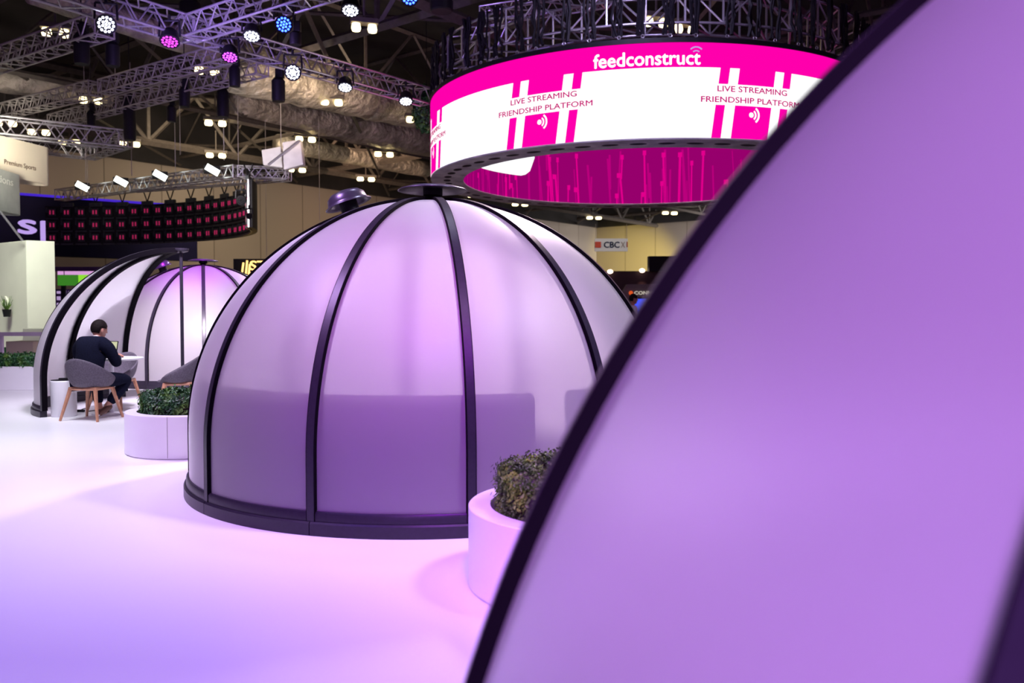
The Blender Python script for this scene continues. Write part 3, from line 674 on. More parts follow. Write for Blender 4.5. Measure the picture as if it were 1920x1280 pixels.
for k in (0, 1, 7):
    c0 = -.53+k*pi/4-(2*pi if k == 7 else 0)
    bend(fit_text('LIVE STREAMING', .279*RO, .118, .004, .017), c0-.0015, 5.97, RO).build('lettering', M['textmag'], outer)
    bend(fit_text('FRIENDSHIP PLATFORM', .398*RO, .118, .004, .017), c0-.0015, 5.745, RO).build('lettering', M['textmag'], outer)
    g = MB()
    def arc(cx, cz, r0, r1, a0, a1, n=10):
        vs = []; 
        for i in range(n+1):
            a = a0+(a1-a0)*i/n
            for r in (r0, r1): vs.append((cx+r*cos(a), cz+r*sin(a), 0))
        g.add(vs, [(2*i, 2*i+1, 2*i+3, 2*i+2) for i in range(n)])
    arc(-.10, 0, 0, .055, -pi, pi, 14); arc(-.10, 0, .085, .12, -.95, .95); arc(-.10, 0, .155, .195, -.95, .95)
    bend(g, c0+.006, 5.505, RO).build('signal_icon', M['whitescr'], outer)
lg = fit_text('feedconstruct', .379*RO, .285, .004, .022); bend(lg, -.139, 6.515, RO).build('lettering', M['whitescr'], outer)
g = MB(); arc(0, 0, .075, .10, pi/2-.8, pi/2+.8); arc(0, 0, .15, .178, pi/2-.8, pi/2+.8); bend(g, .036, 6.71, RO).build('signal_icon', M['lilac'], outer)
mb = MB(); strip(mb, -pi, pi, ZB, ZT, RI, inner=True); inner = local(mb).build('inner_display', M['deepmag'], T)
rng = random.Random(11); mb = MB(); md = MB()
for i in range(120):
    th = rng.uniform(pi*.42, pi*1.58); w = rng.uniform(.006, .016); z1 = rng.uniform(5.3, 6.9); z0 = ZB if rng.random() < .65 else z1-rng.uniform(.5, 1.2)
    strip(mb if i % 3 == 0 else md, th, th+w, max(ZB, z0), z1, RI-.006, rng.uniform(-.01, .02), inner=True)
    if i % 3 == 0: strip(mb, th-.006, th+w+.006, z1-.16, z1, RI-.008, inner=True)
local(mb).build('light_streaks', M['stripe'], inner, kind='stuff'); local(md).build('light_streaks', M['dimstripe'], inner, kind='stuff')
g = MB(); pts = []
th0, th1 = -2.0, -2.42        # rounded white patch on the inner left
N_ = 24; vs = []
for i in range(N_+1):
    th = -1.60-.92*i/N_; k = i/N_; zb = 5.66+.09*k; zt = 6.9
    if k > .86: e = (k-.86)/.14; zb += .62*(1-sqrt(max(0, 1-e*e)))
    vs += [rp(th, zb, RI-.012), rp(th, zt, RI-.012)]
g.add(vs, [(2*i, 2*i+1, 2*i+3, 2*i+2) for i in range(N_)]); local(g).build('white_patch', M['whitescr'], inner)
# soffit with oval slots, rims
mb = MB(); n = 144; vs = []
for i in range(n):
    th = 2*pi*i/n
    for r, z in ((RO, ZB-.002), (RO, ZB-.03), (RI, ZB-.03), (RI, ZB-.002)): vs.append(rp(th, z, r))
mb.add(vs, [(i*4+k, ((i+1) % n)*4+k, ((i+1) % n)*4+(k+1) % 4, i*4+(k+1) % 4) for i in range(n) for k in range(4)])
sf = local(mb).build('soffit_frame', M['trim'], T)
for i in range(56):
    th = 2*pi*(i+.5)/56; c0 = rp(th, ZB-.0315, (RO+RI)/2); t_ = Vector((cos(th), sin(th), 0)); n_ = Vector((sin(th), -cos(th), 0))
    mb = MB(); vs = [c0+t_*.19*cos(2*pi*k/16)+n_*.10*sin(2*pi*k/16) for k in range(16)]; mb.add(vs, [tuple(range(16))]); local(mb).build('oval_slot', M['black'], sf)
mb = MB(); vs = []
for i in range(n):
    th = 2*pi*i/n
    for r, z in ((RO+.03, ZT), (RO+.03, ZT+.10), (RI-.03, ZT+.10), (RI-.03, ZT)): vs.append(rp(th, z, r))
mb.add(vs, [(i*4+k, i*4+(k+1) % 4, ((i+1) % n)*4+(k+1) % 4, ((i+1) % n)*4+k) for i in range(n) for k in range(4)])
local(mb).build('top_rim', M['black'], T)
# round truss above it
T2 = empty('circular_truss', RC, label='circular aluminium truss carrying the round screen', cat='truss')
for r in (RO-.12, RI+.0):
    for z in (7.42, 8.2):
        mb = MB(); mb.tube([rp(2*pi*i/96, z, r) for i in range(96)], .032, 8, True); local(mb).build('chord', M['alu'], T2, smooth=True)
mb = MB(); NB = 44
for i in range(NB):
    a, b = 2*pi*i/NB, 2*pi*(i+1)/NB
    for r in (RO-.12, RI):
        mb.bar(rp(a, 7.42, r), rp(a, 8.2, r), .026, 6)
        mb.bar(rp(a, 7.42 if i % 2 else 8.2, r), rp(b, 8.2 if i % 2 else 7.42, r), .022, 6)
    for z in (7.42, 8.2): mb.bar(rp(a, z, RO-.12), rp(b, z, RI), .02, 6)
local(mb).build('bracing', M['alu'], T2)
rng = random.Random(4)
proto = None
for i in range(40):
    th = -pi*.62+i*(1.24*pi/39)+rng.uniform(-.015, .015)
    t = empty('cable_bundle', rp(th, 7.0, RO-.06), th, label='black cable bundle and clamp hanging from the circular truss onto the screen rim', cat='cable', group='black cable bundles above the round screen')
    mb = MB()
    for k in range(5):
        x0 = rng.uniform(-.14, .14); pts = [(x0+rng.uniform(-.05, .05), rng.uniform(-.05, .03), z) for z in (.16, .36, .55, .8, 1.05, 1.3)]
        mb.tube(pts, rng.uniform(.018, .04), 5)
    mb.build('cables', M['black'], t)
    mb = MB(); mb.tube([(.035*cos(a), -.05, .12+.035*sin(a)) for a in [2*pi*q/12 for q in range(12)]], .010, 5, True); mb.build('ring_bolt', M['alu'], t)
# plant ball at the left of the screen
rng = random.Random(21); pb = at_y(800, 205, 25.7)
t = empty('hanging_plants', pb, label='dark green ball of hanging plants against the left edge of the round screen', cat='plants')
mb = MB(); ellipsoid(mb, (0, 0, 0), (.38, .38, .6)); mb.build('core', M['soil'], t, smooth=True)
def fb():
    v = Vector((rng.gauss(0, 1), rng.gauss(0, 1), rng.gauss(0, 1))).normalized(); return Vector((v.x*.42, v.y*.42, v.z*.66))*rng.uniform(.85, 1.1), v
leaves(rng, 2600, fb, .13).build('foliage', M['leaf'], t, kind='stuff')
mb = MB(); mb.bar((0, 0, .6), (0, 0, 3.0), .012, 5); mb.build('wire', M['black'], t)

# ------------------------------------------------------------------ straight lighting trusses
def truss(p0, p1, size, label, m='alu', n=None, r=None):
    p0, p1 = Vector(p0), Vector(p1); t = empty('lighting_truss', p0, label=label, cat='truss')
    d = p1-p0; L = d.length; e = d.normalized(); s = e.cross(Vector((0, 0, 1))).normalized(); u = Vector((0, 0, 1)); h = size/2; r = r or size*.065
    cs = [s*h+u*h, -s*h+u*h, -s*h-u*h, s*h-u*h]; n = n or max(3, int(L/(size*1.15)))
    for c_ in cs: q = MB(); q.bar(c_, d+c_, r, 8); q.build('chord', M[m], t, smooth='auto')
    b = MB()
    for i in range(n):
        a0, a1, am = e*L*i/n, e*L*(i+1)/n, e*L*(i+.5)/n
        for k in range(4):
            c0, c1 = cs[k], cs[(k+1) % 4]; b.bar(a0+c0, am+c1, r*.6, 5); b.bar(am+c1, a1+c0, r*.6, 5)
    for a0 in (Vector(), d):
        for k in range(4): b.bar(a0+cs[k], a0+cs[(k+1) % 4], r*.8, 5)
    b.build('bracing', M[m], t); return t
ZR = 7.3
J = at_z(352, 56, ZR)
truss(at_z(60, -35, ZR), J, .46, 'purple lit box truss in the upper left corner up to the junction')
truss(J, at_z(798, 182, ZR), .42, 'purple lit box truss from the junction down to the round screen')
truss(J, at_z(640, -36, ZR), .42, 'box truss running from the junction up over the top edge')
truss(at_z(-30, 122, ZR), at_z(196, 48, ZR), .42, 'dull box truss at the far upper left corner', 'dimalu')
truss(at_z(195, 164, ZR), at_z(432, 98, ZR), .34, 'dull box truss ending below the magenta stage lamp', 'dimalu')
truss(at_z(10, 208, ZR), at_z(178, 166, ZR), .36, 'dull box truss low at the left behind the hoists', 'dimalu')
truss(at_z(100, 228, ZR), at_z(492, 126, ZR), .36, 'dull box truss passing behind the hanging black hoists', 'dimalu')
truss(at_z(-40, 232, 6.5), at_z(236, 262, 6.5), .48, 'bright white box truss above the cream curved banner', 'alu')
truss(at_z(236, 262, 6.5), at_z(165, 287, 6.5), .40, 'short white truss side closing the corner above the cream banner', 'alu')
truss(at_z(165, 287, 6.5), at_z(-20, 262, 6.5), .36, 'rear white truss side just behind the cream banner top', 'alu')
truss(at_z(112, 366, 6.0), at_z(446, 322, 6.0), .40, 'white truss holding the four flood lamps above the red dotted screen back', 'alu')
truss(at_z(446, 322, 6.0), at_z(541, 326, 6.0), .36, 'short white truss under the two hanging white boxes', 'alu')
truss(at_z(541, 330, 5.9), at_z(250, 352, 5.9), .30, 'thin rear white truss behind the red dotted screen back', 'alu')
truss(at_z(905, 30, 8.6), at_z(1130, -4, 8.6), .36, 'pale truss crossing just above the round screen', 'alu')
# stage lamps
def stage_light(px, y, z, tgt, colm, r, label, kind='down'):
    p = at_z(px, y, z); tgt = tgt or (p.x*.9, p.y-3.2, 0); t = empty('stage_light', p, label=label, cat='stage light', group='stage lamps on the trusses')
    q = Vector((0, 0, -1)).rotation_difference((Vector(tgt)-p).normalized()).to_matrix()
    c = MB(); c.lathe([(0, r*1.5), (r*.5, r*1.45), (r*.8, r*1.1), (r*.95, r*.3), (r, 0), (r*.9, 0), (r*.88, .02)], 22, (0, 0, 0), q); c.build('housing', M['black'], t, smooth='auto')
    c = MB(); c.lathe([(0, 0), (r*.88, 0)], 22, q @ Vector((0, 0, .004)), q); ln = c.build('lens', M['black'], t)
    c = MB()
    for k, (n_, rr) in enumerate(((1, 0), (6, r*.33), (12, r*.68))):
        for i in range(n_):
            a = 2*pi*i/n_; c.lathe([(0, -.012), (r*.13, 0)], 8, q @ Vector((rr*cos(a), rr*sin(a), -.006)), q)
    c.build('led_cluster', colm, ln)
    c = MB(); s = q @ Vector((1, 0, 0)); s.z = 0; s.normalize()
    c.bar(s*r*1.08+Vector((0, 0, r*.5)), s*r*1.0+Vector((0, 0, r*2.1)), .022, 5); c.bar(-s*r*1.08+Vector((0, 0, r*.5)), -s*r*1.0+Vector((0, 0, r*2.1)), .022, 5)
    c.bar(s*r+Vector((0, 0, r*2.1)), -s*r+Vector((0, 0, r*2.1)), .022, 5); c.bar((0, 0, r*2.1), (0, 0, r*2.1+.12), .03, 6); c.build('yoke', M['black'], t)
V3 = Vector
stage_light(199, 46, 6.85, (-1, 0, 0), M['cool'], .19, 'white blue stage lamp glaring at the far upper left of the purple truss')
stage_light(318, 78, 6.85, None, M['pink'], .20, 'pink stage lamp left of the truss junction')
stage_light(431, 107, 6.85, None, M['purple'], .19, 'violet stage lamp right below the truss junction')
stage_light(472, 68, 6.82, None, M['cool'], .18, 'white stage lamp left of the bright blue one')
stage_light(532, 46, 6.85, (1, 0, 2.0), M['blue'], .17, 'bright blue stage lamp pointing at the viewer')
stage_light(549, 136, 6.85, (0, 0, 1), M['cool'], .19, 'white stage lamp under the middle of the purple truss')
stage_light(657, 20, 7.3, None, M['cool'], .19, 'white stage lamp highest near the top edge centre left')
stage_light(647, 164, 6.85, None, M['cool'], .19, 'downward stage lamp on the lower half of the purple truss')
stage_light(761, 190, 6.85, None, M['cool'], .19, 'downward stage lamp nearest to the round screen')
stage_light(768, -6, 7.3, (-1, 3, 0), M['blue'], .18, 'blue stage lamp cut by the top edge')
stage_light(452, 376, 4.7, (-9, 10, 0), M['black'], .15, 'unlit black spot lamp beside the red dotted screen back')
stage_light(467, 405, 4.2, (-9, 10, 0), M['black'], .10, 'small unlit black lamp hanging before the beige wall')
# flood lamps on the white truss
for px, y, lb in ((163, 350, 'first'), (235, 341, 'second'), (308, 330, 'third'), (405, 320, 'last')):
    p = at_z(px, y+2, 6.05); 
    nm = {'first': 'glaring flood lamp nearest the cream banner end of the white truss', 'second': 'glaring flood lamp second from the cream banner on the white truss',
          'third': 'glaring flood lamp second from the white boxes on the white truss', 'last': 'glaring flood lamp nearest the white hanging boxes'}[lb]
    t = empty('flood_light', p+Vector((0, -.35, 0)), .5, label=nm, cat='flood light', group='flood lamps on the white truss')
    c = MB(); c.box((0, .1, .02), (.5, .22, .26)); c.build('housing', M['black'], t)
    c = MB(); m_ = Matrix.Rotation(radians(28), 3, 'Y'); c.box((0, -.03, 0), (.44, .03, .2), m=m_); c.build('lens', M['flood'], t)
# chain hoists
for px, y0, y1, w, lb in ((153, 62, 120, .16, 'black chain hoist left of the white blue stage lamp'), (211, 80, 124, .15, 'black chain hoist right under the white blue stage lamp'),
        (243, 168, 262, .17, 'long black chain hoist hanging in front of the lower trusses'), (171, 208, 238, .12, 'small black chain hoist low at the left'),
        (322, 198, 228, .13, 'black chain hoist right of the long one'), (346, 164, 200, .14, 'black chain hoist with rigging in the middle of the left trusses'),
        (418, 166, 219, .16, 'black chain hoist right of the dull trusses'), (440, 124, 162, .13, 'black chain hoist beside the violet stage lamp'),
        (522, 146, 190, .17, 'black chain hoist under the white stage lamp'), (554, 60, 84, .12, 'black hoist beside the blue stage lamp'),
        (357, 2, 40, .24, 'big black hoist above the truss junction'), (828, 0, 22, .26, 'big black hoist above the left end of the round screen')):
    z = 7.0 if y0 > 40 else 8.2; p = at_z(px, (y0+y1)/2, z); k = p.y/F; hh = (y1-y0)*k
    t = empty('chain_hoist', p, label=lb, cat='hoist', group='black chain hoists')
    c = MB(); c.lathe([(0, -hh/2), (w*.9, -hh/2), (w, -hh*.4), (w, hh*.35), (w*.6, hh/2), (0, hh/2)], 14); c.build('chain_bag', M['black'], t, smooth='auto')
    c = MB(); c.bar((0, 0, hh/2), (0, 0, WT+.3-p.z), .014, 5); c.build('chain', M['black'], t)
    c = MB(); c.box((.04, 0, hh/2+.1), (w*1.2, w*1.1, .22)); c.build('motor', M['black'], t, bevel=.02)
# thin wires
for px, y0, y1, Y in ((161, 118, 340, 26), (217, 80, 215, 24), (247, 220, 330, 27), (165, 280, 372, 30), (329, 215, 330, 28), (338, 120, 290, 28), (420, 215, 300, 27), (447, 140, 312, 28.5), (527, 190, 285, 27)):
    a, b = at_y(px, y0, Y), at_y(px, y1, Y); c = MB(); c.bar((0, 0, 0), (0, 0, WT+.3-b.z), .012, 5)
    o = c.build('steel_wire', M['dimalu'], label='thin vertical steel wire hanging from the roof', cat='wire', group='thin suspension wires'); o.location = b

# ------------------------------------------------------------------ curved LED wall seen from behind
CX, CY = -18.3, 27.0
def lw(a): return Vector((CX+9.75*sin(a), CY+7.2*cos(a), 0))     # a=0 far left part, a=pi/2 near right end
ZL0, ZL1 = 4.08, 5.62
T = empty('curved_screen_back', (0, 0, 0), label='curved hanging screen seen from behind with rows of red pink handles', cat='screen')
NA = 26; am = [(-.062)+(pi/2+.022)*i/NA for i in range(NA+1)]
mb = MB(); vs = []
for a in am:
    p = lw(a); n_ = Vector((sin(a)/9.75, cos(a)/7.2, 0)).normalized()
    for o_, z in ((.0, ZL0), (.16, ZL0), (.16, ZL1), (0, ZL1)): vs.append(p+n_*o_+Vector((0, 0, z)))
mb.add(vs, [(i*4+k, (i+1)*4+k, (i+1)*4+(k+1) % 4, i*4+(k+1) % 4) for i in range(NA) for k in range(4)]+[(0, 1, 2, 3), (NA*4+3, NA*4+2, NA*4+1, NA*4)])
mb.build('screen_casing', M['black'], T)
hb, rb = MB(), MB()
for i in range(NA):
    a = (am[i]+am[i+1])/2; p = lw(a); n_ = -Vector((sin(a)/9.75, cos(a)/7.2, 0)).normalized(); t_ = Vector((n_.y, -n_.x, 0)); rz = atan2(t_.y, t_.x)
    for r in range(3):
        z = ZL0+.26+r*.51
        hb = MB()
        for s in (-1, 1): hb.box(p+n_*.07+t_*s*.065+Vector((0, 0, z)), (.05, .04, .16), rz)
        hb.build('handle', M['handle'], T)
        rb.box(p+n_*.03+Vector((0, 0, z)), (.30, .08, .30), rz); rb.box(p+n_*.04+Vector((0, 0, z-.25)), (.5, .06, .06), rz)
        rb.box(p+n_*.05+t_*.2+Vector((0, 0, z+.1)), (.08, .08, .2), rz)
    if i % 2: rb.box(p+Vector((0, 0, ZL1+.05)), (.5, .1, .16), rz)
rb.build('module_frames', mat('dark_green_grey_modules', (0.02, 0.028, 0.028), 0.45, noise=(9, 0.5)), T)
mb = MB(); e = lw(am[-1]); mb.box(e+Vector((.06, -.02, (ZL0+ZL1)/2)), (.05, .1, ZL1-ZL0)); mb.build('end_strip', M['alu'], T)
hg = MB()
for i in range(1, NA, 2):
    p = lw((am[i]+am[i+1])/2)+Vector((0, 0, ZL1+.1))
    hg = MB(); hg.bar(p, p+Vector((.14, 0, .42)), .025, 5); hg.bar(p, p+Vector((-.14, 0, .42)), .025, 5)
    hg.build('hanger_strap', M['black'], T)

# ------------------------------------------------------------------ left stands
def board(name, px0, px1, Y0, Y1, z0, z1, th, m, **k):
    a = Vector(((px0-960)/F*Y0, Y0, 0)); b = Vector(((px1-960)/F*Y1, Y1, 0)); d = b-a; rz = atan2(d.y, d.x)
    n_ = Vector((-sin(rz), cos(rz), 0)); mb = MB(); mb.box((a+b)/2+n_*th/2+Vector((0, 0, (z0+z1)/2)), (d.length, th, z1-z0), rz)
    o = mb.build(name, m, **k); return o, a, d.normalized(), n_
o, a, d, n_ = board('navy_wall_box', -50, 372, 34.5, 40, 3.75, 6.3, .6, M['navy'], label='large navy hanging box with pale letters behind the red dotted screen', cat='sign')
x = at_y(82, 440, 35.6)
place(fit_text('sp', 1.70, .86, .03, .02), a+d*((x-a).dot(d)+.0)+Vector((0, 0, at_y(42, 438, 35.8).z))-n_*.03, d, (0, 0, 1), -n_).build('lettering', M['lilac'], o)
mb = MB(); mb.box(a+d*4-n_*.02+Vector((0, 0, 6.3)), (8, .06, .10), atan2(d.y, d.x)); mb.build('light_line', emis('violet_light_line', (70, 40, 200), 1.0), o)
# curved banners
def path_banner(P0, P1, r, z0, z1, m, label, texts):
    P0, P1 = Vector((*P0, 0)), Vector((*P1, 0)); d = (P1-P0).normalized(); n_ = Vector((d.y, -d.x, 0)); L = (P1-P0).length
    P = [P0+d*L*i/8 for i in range(9)]+[P1-n_*r+(n_*cos(a)+d*sin(a))*r for a in [radians(12*i) for i in range(1, 15)]]
    e = (P[-1]-P[-2]).normalized(); P += [P[-1]+e*.4*i for i in range(1, 5)]
    t = empty('curved_banner', (0, 0, 0), label=label, cat='banner'); mb = MB(); vs = []
    for i, p in enumerate(P):
        h = (P[min(i+1, len(P)-1)]-P[max(i-1, 0)]).normalized(); q = Vector((h.y, -h.x, 0))
        for o_, z in ((0, z0), (0, z1), (-.03, z1), (-.03, z0)): vs.append(p+q*o_+Vector((0, 0, z)))
    k = len(P); mb.add(vs, [(i*4+j, (i+1)*4+j, (i+1)*4+(j+1) % 4, i*4+(j+1) % 4) for i in range(k-1) for j in range(4)]+[(0, 1, 2, 3), (k*4-1, k*4-2, k*4-3, k*4-4)])
    o = mb.build('fabric', m, t, smooth='auto')
    for s_, w, h, px, z, mm in texts:
        u = min((P0.lerp(P1, j/300) for j in range(301)), key=lambda q: abs(960+F*q.x/q.y-px))
        place(fit_text(s_, w, h, .004, .012), u+n_*.015+Vector((0, 0, z)), d, (0, 0, 1), n_).build('lettering', mm, o)
M['fab'] = mat('cream_banner_fabric', (0.80, 0.72, 0.58), 0.7, noise=(.8, .06)); M['fabg'] = mat('silver_grey_banner_fabric', (0.42, 0.44, 0.42), 0.6, noise=(.9, .35))
M['brown'] = mat('brown_print', (0.30, 0.21, 0.15), 0.7); M['pale'] = mat('pale_print', (0.62, 0.56, 0.46), 0.7); M['whitep'] = mat('white_print', (0.9, 0.9, 0.85), 0.6)
path_banner((-14.38, 22.2), (-13.78, 25.0), .30, 5.12, 6.22, M['fab'], 'cream curved hanging banner with brown lettering at the left edge',
            [('Premium Sports', 1.15, .13, 44, 5.46, M['brown'])])
path_banner((-13.5, 20.5), (-13.72, 23.5), .26, 4.05, 5.16, M['fabg'], 'silver grey curved banner with white lettering below the cream banner',
            [('Solutions', 1.5, .20, 2, 4.80, M['whitep'])])
# cream tower with porthole and plant
A0 = Vector((-12.68, 22.0, 0)); A1 = Vector((-12.12, 22.35, 0)); A2 = Vector((-15.6, 24.1, 0)); A3 = A1+A2-A0; ZW = 3.22
T = empty('cream_tower', (0, 0, 0), label='tall cream white stand wall block at the left edge', cat='stand wall')
mb = MB(); mb.add([v+Vector((0, 0, z)) for z in (0, ZW) for v in (A0, A1, A3, A2)], [(0, 3, 2, 1), (4, 5, 6, 7), (0, 1, 5, 4), (1, 2, 6, 5), (2, 3, 7, 6), (3, 0, 4, 7)]); mb.build('wall_block', M['cream'], T, bevel=.02)
e = (A2-A0).normalized(); nn = Vector((e.y, -e.x, 0)); nn = nn if nn.y < 0 else -nn
def onf(px, y):  # point on the tower's left face
    best = min((A0.lerp(A2, k/200) for k in range(201)), key=lambda q: abs(960+F*q.x/q.y-px)); return Vector((best.x, best.y, at_y(px, y, best.y).z))
p = onf(12, 567); Rm = Matrix((( e.x, 0, nn.x), (e.y, 0, nn.y), (0, 1, 0)))
mb = MB(); mb.lathe([(0, .02), (.10, .02), (.10, .05), (.17, .05), (.17, 0)], 28, p, Rm); ph_ = mb.build('porthole', M['cream'], T)
mb = MB(); mb.lathe([(0, .03), (.10, .03)], 24, p, Rm); mb.build('porthole_glass', M['black'], ph_)
p = onf(26, 584)+nn*.165; t = empty('wall_plant', p, label='small dark potted plant fixed to the cream tower', cat='plant')
mb = MB(); mb.lathe([(0, -.14), (.08, -.14), (.11, .06), (0, .06)], 14); mb.build('pot', M['black'], t)
mb = MB()
for i in range(12):
    a = 2*pi*i/12; mb.bar((.02*cos(a), .02*sin(a), .05), (.15*cos(a), .12*sin(a), .22+.1*(i % 3)), .018, 4, .003)
mb.build('leaves', M['leafdark'], t)
mb = MB(); mb.bar(at_y(0, 396, 21.5), at_y(42, 451, 21.9), .03, 6); mb.build('support_cable', M['alu'], label='pale slanting cable above the cream tower', cat='cable')
# counters and rail
def cbox(name, px0, px1, y0, y1, Y, dep, m, label, cat):
    a, b = at_y(px0, y1, Y), at_y(px1, y0, Y); mb = MB(); z0 = 0
    mb.box(((a.x+b.x)/2, Y+dep/2, b.z/2), (b.x-a.x, dep, b.z)); return mb.build(name, m, label=label, cat=cat, bevel=.01)
cbox('reception_counter', 44, 92, 616, 700, 20.4, .6, M['cream'], 'pale counter with a white top in front of the cream tower', 'counter')
cbox('cream_bench_box', 12, 62, 640, 700, 18.6, .6, mat('warm_cream_box', (.74, .66, .48), .6, noise=(2, .04)), 'warm cream low box behind the lilac rail', 'box')
cbox('side_box', 62, 76, 650, 700, 19.4, .5, M['cream'], 'narrow pale box right of the warm cream low box', 'box')
cbox('green_crate', 4, 13, 651, 700, 19.6, .3, mat('green_crate', (.05, .30, .08), .6), 'small green crate beside the warm cream box', 'crate')
t = empty('rail_fence', (0, 0, 0), label='lilac painted rail fence in front of the cream boxes', cat='fence')
a, b = at_y(-50, 626, 16.4), at_y(95, 626, 16.4); M['lil'] = mat('lilac_painted_rail', (.50, .40, .52), .5, noise=(5, .05))
mb = MB(); mb.box(((a.x+b.x)/2, 16.4, a.z), (b.x-a.x, .07, .075)); mb.build('rail', M['lil'], t)
for px in (-46, 2, 92):
    q = at_y(px, 626, 16.4); mb = MB(); mb.box((q.x, 16.4, q.z/2), (.07, .06, q.z)); mb.build('post', M['lil'], t)
# stand with screens behind
T = empty('screen_stand', (0, 0, 0), label='dark purple exhibition stand with green screens and a pink light strip', cat='exhibition stand')
def sb(name, px0, px1, y0, y1, Y, th, m, par):
    a, b = at_y(px0, y1, Y), at_y(px1, y0, Y); mb = MB(); mb.box(((a.x+b.x)/2, Y+th/2, (a.z+b.z)/2), (b.x-a.x, th, b.z-a.z)); return mb.build(name, m, par)
M['pur'] = mat('dark_purple_board', (.05, .015, .10), .6, noise=(1, .2)); M['pinkl'] = emis('pink_strip_light', (225, 165, 225), .9)
sb('header', 60, 250, 500, 508, 33, .5, M['pur'], T); sb('back_board', 100, 250, 542, 668, 33.6, .1, M['pur'], T)
sb('light_strip', 108, 118, 507, 515, 33.1, .08, M['pinkl'], T); sb('light_strip', 121, 176, 507, 515, 33.1, .08, M['pinkl'], T)
sb('screen', 108, 145, 515, 535, 33, .1, emis('green_pitch_screen', (60, 130, 40), .9), T); sb('screen', 147, 190, 515, 533, 33, .1, emis('lime_screen', (150, 230, 60), .9), T)
for px in (119, 146, 178): sb('post', px-2, px+2, 500, 690, 33.15, .1, M['black'], T)
mb = MB()
for i in range(9):
    for j in range(7):
        q = at_y(110+i*11, 548+j*11, 33.5); mb.box((q.x, 33.5, q.z), (.13, .05, .10+.05*((i+j) % 2)))
mb.build('shelf_display', emis('lilac_shelf_tiles', (200, 170, 225), .7), T)
# glowing sign with hanging box
T = empty('glowing_sign', (0, 0, 0), label='black box sign with glowing amber letters behind the middle dome', cat='sign')
sg = sb('sign_box', 438, 640, 485, 534, 33, .5, M['black'], T)
q = at_y(471, 506, 32.9)
for s, px, yb, w, hh in (('STATS', 511, 506, 1.75, .36), ('PERFORM', 520, 528, 2.2, .36)):
    q = at_y(px, yb, 32.95); place(fit_text(s, w, hh, .05, .014), q, (1, 0, 0), (0, 0, 1), (0, -1, 0)).build('lettering', M['orange'], sg)
mb = MB()
for k, (x_, y0_, y1_) in enumerate(((455, 511, 492), (462, 514, 488), (467, 516, 495))):
    mb.bar(at_y(x_-1, y0_, 32.9), at_y(x_+1.5, y1_, 32.9), .038, 8)
mb.build('bar_emblem', M['orange'], sg)
mb = MB(); q = at_y(500, 486, 33.3); mb.bar(q, (q.x, q.y, WT), .012, 5); q = at_y(600, 486, 33.3); mb.bar(q, (q.x, q.y, WT), .012, 5); mb.build('wires', M['dimalu'], T)
# white hanging boxes on the truss
M['whitebox'] = mat('white_cover_fabric', (.80, .76, .77), .7, noise=(3, .1))
t = empty('white_panel_box', (0, 0, 0), label='left pale hanging panel on the white truss end', cat='panel')
def quadbox(pp_, Y, th, m, par, name):
    P = [at_y(px, y, Y) for px, y in pp_]; Q = [p_+Vector((0, th, 0)) for p_ in P]; mb = MB(); mb.add(P+Q, [(0, 1, 2, 3), (7, 6, 5, 4), (0, 4, 5, 1), (1, 5, 6, 2), (2, 6, 7, 3), (3, 7, 4, 0)]); return mb.build(name, m, par, bevel=.03)
quadbox(((493, 309), (530, 314), (527, 274), (490, 281)), 27.6, .12, M['whitebox'], t, 'cover')
t = empty('white_panel_box', (0, 0, 0), label='right pale wrapped box with a drooping corner above the white truss end', cat='panel')
quadbox(((532, 318), (569, 308), (563, 261), (529, 266)), 27.0, .3, M['whitebox'], t, 'cover')
mb = MB(); mb.bar(at_y(503, 309, 26.9), at_y(562, 263, 26.9), .04, 6); mb.build('strap', M['alu'], t)
# ------------------------------------------------------------------ far right stands
T = empty('hanging_banner', (0, 0, 0), label='small white banner with blue letters hanging before the end wall', cat='banner')
fb_ = sb('fabric', 1115, 1177, 447, 471, 52, .15, M['whitep'], T)
place(fit_text('CBC', .95, .36, .02, .02), at_y(1147, 464, 51.95), (1, 0, 0), (0, 0, 1), (0, -1, 0)).build('lettering', mat('blue_print', (.02, .08, .30), .6), fb_)
place(fit_text('X', .26, .36, .02, 0), at_y(1168, 464, 51.95), (1, 0, 0), (0, 0, 1), (0, -1, 0)).build('lettering', M['brown'], fb_)
sb('red_emblem', 1116, 1127, 453, 464, 51.9, .05, mat('orange_red_print', (.75, .07, .02), .6), fb_); sb('red_emblem', 1175, 1177, 453, 463, 51.9, .05, mat('dark_red_print', (.45, .02, .02), .6), fb_)
mb = MB(); mb.bar(at_y(1117, 447, 52), at_y(1117, 420, 52), .015, 4); mb.bar(at_y(1175, 447, 52), at_y(1175, 420, 52), .015, 4); mb.build('wires', M['dimalu'], T)
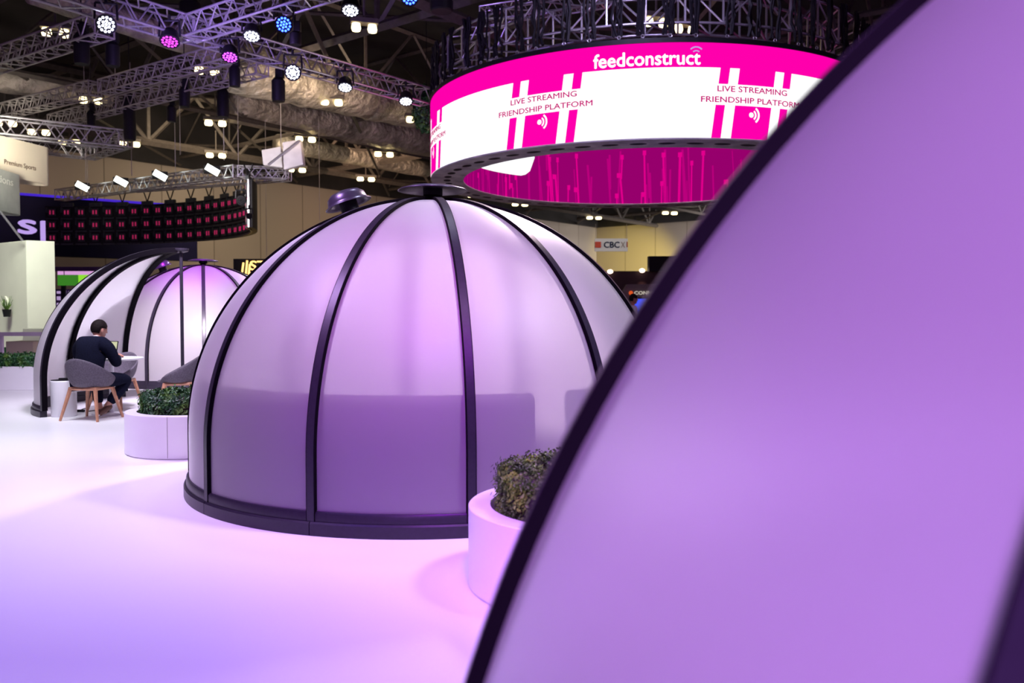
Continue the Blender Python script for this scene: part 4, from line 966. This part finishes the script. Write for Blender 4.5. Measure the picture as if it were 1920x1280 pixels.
T = empty('maroon_stand', (0, 0, 0), label='dark maroon exhibition stand with two small lamps on its top edge', cat='exhibition stand')
a, b = at_y(1095, 508, 46), at_y(1330, 508, 46); mb = MB(); mb.box(((a.x+b.x)/2, 46.5, a.z/2), (b.x-a.x, 1.0, a.z)); mb.build('stand_wall', M['maroon'], T)
for px, y in ((1144, 509), (1204, 507)):
    q = at_y(px, y, 45.7); mb = MB(); ellipsoid(mb, q, (.16, .1, .12)); mb.build('lamp', emis('peach_lamp', (255, 225, 205), 3), T, smooth=True)
    spot((q.x, 45.6, q.z-.1), (q.x+.1, 46.0, 0.5), 70, 60, (1, .6, .45), .9, .05)
T = empty('black_screen_box', (0, 0, 0), label='black box hanging above the maroon stand', cat='screen'); sb('casing', 1217, 1300, 480, 508, 45, .6, M['black'], T)
T = empty('grey_stand', (0, 0, 0), label='warm grey sign with a cut corner and small pale letters below the maroon stand top', cat='sign')
P = [(1166, 549), (1176, 533), (1300, 531), (1300, 600), (1180, 600)]; mb = MB(); f0 = [at_y(x_, y_, 40) for x_, y_ in P]; f1 = [v+Vector((0, .5, 0)) for v in f0]
for lst in (f0, f1): lst[3].z = 0; lst[4].z = 0
mb.add(f0+f1, [(4, 3, 2, 1, 0), (5, 6, 7, 8, 9)]+[(i, (i+1) % 5, 5+(i+1) % 5, 5+i) for i in range(5)]); sgn = mb.build('sign_board', M['grey'], T)
place(fit_text('CONNECT', 1.35, .16, .02, .02), at_y(1216, 552, 39.95), (1, 0, 0), (0, 0, 1), (0, -1, 0)).build('lettering', emis('pale_sign_letters', (215, 205, 190), .8), sgn)
mb = MB(); ellipsoid(mb, at_y(1183, 549, 39.95), (.10, .04, .10)); mb.build('orange_emblem', emis('orange_emblem', (225, 90, 40), .9), sgn)
T = empty('blue_screen', (0, 0, 0), label='bright blue lit screen behind the standing person', cat='screen'); sb('panel', 1185, 1260, 558, 625, 24, .1, M['black'], T)
sb('display', 1188, 1258, 560, 622, 23.95, .05, emis('blue_display', (70, 90, 255), 1.0), T)
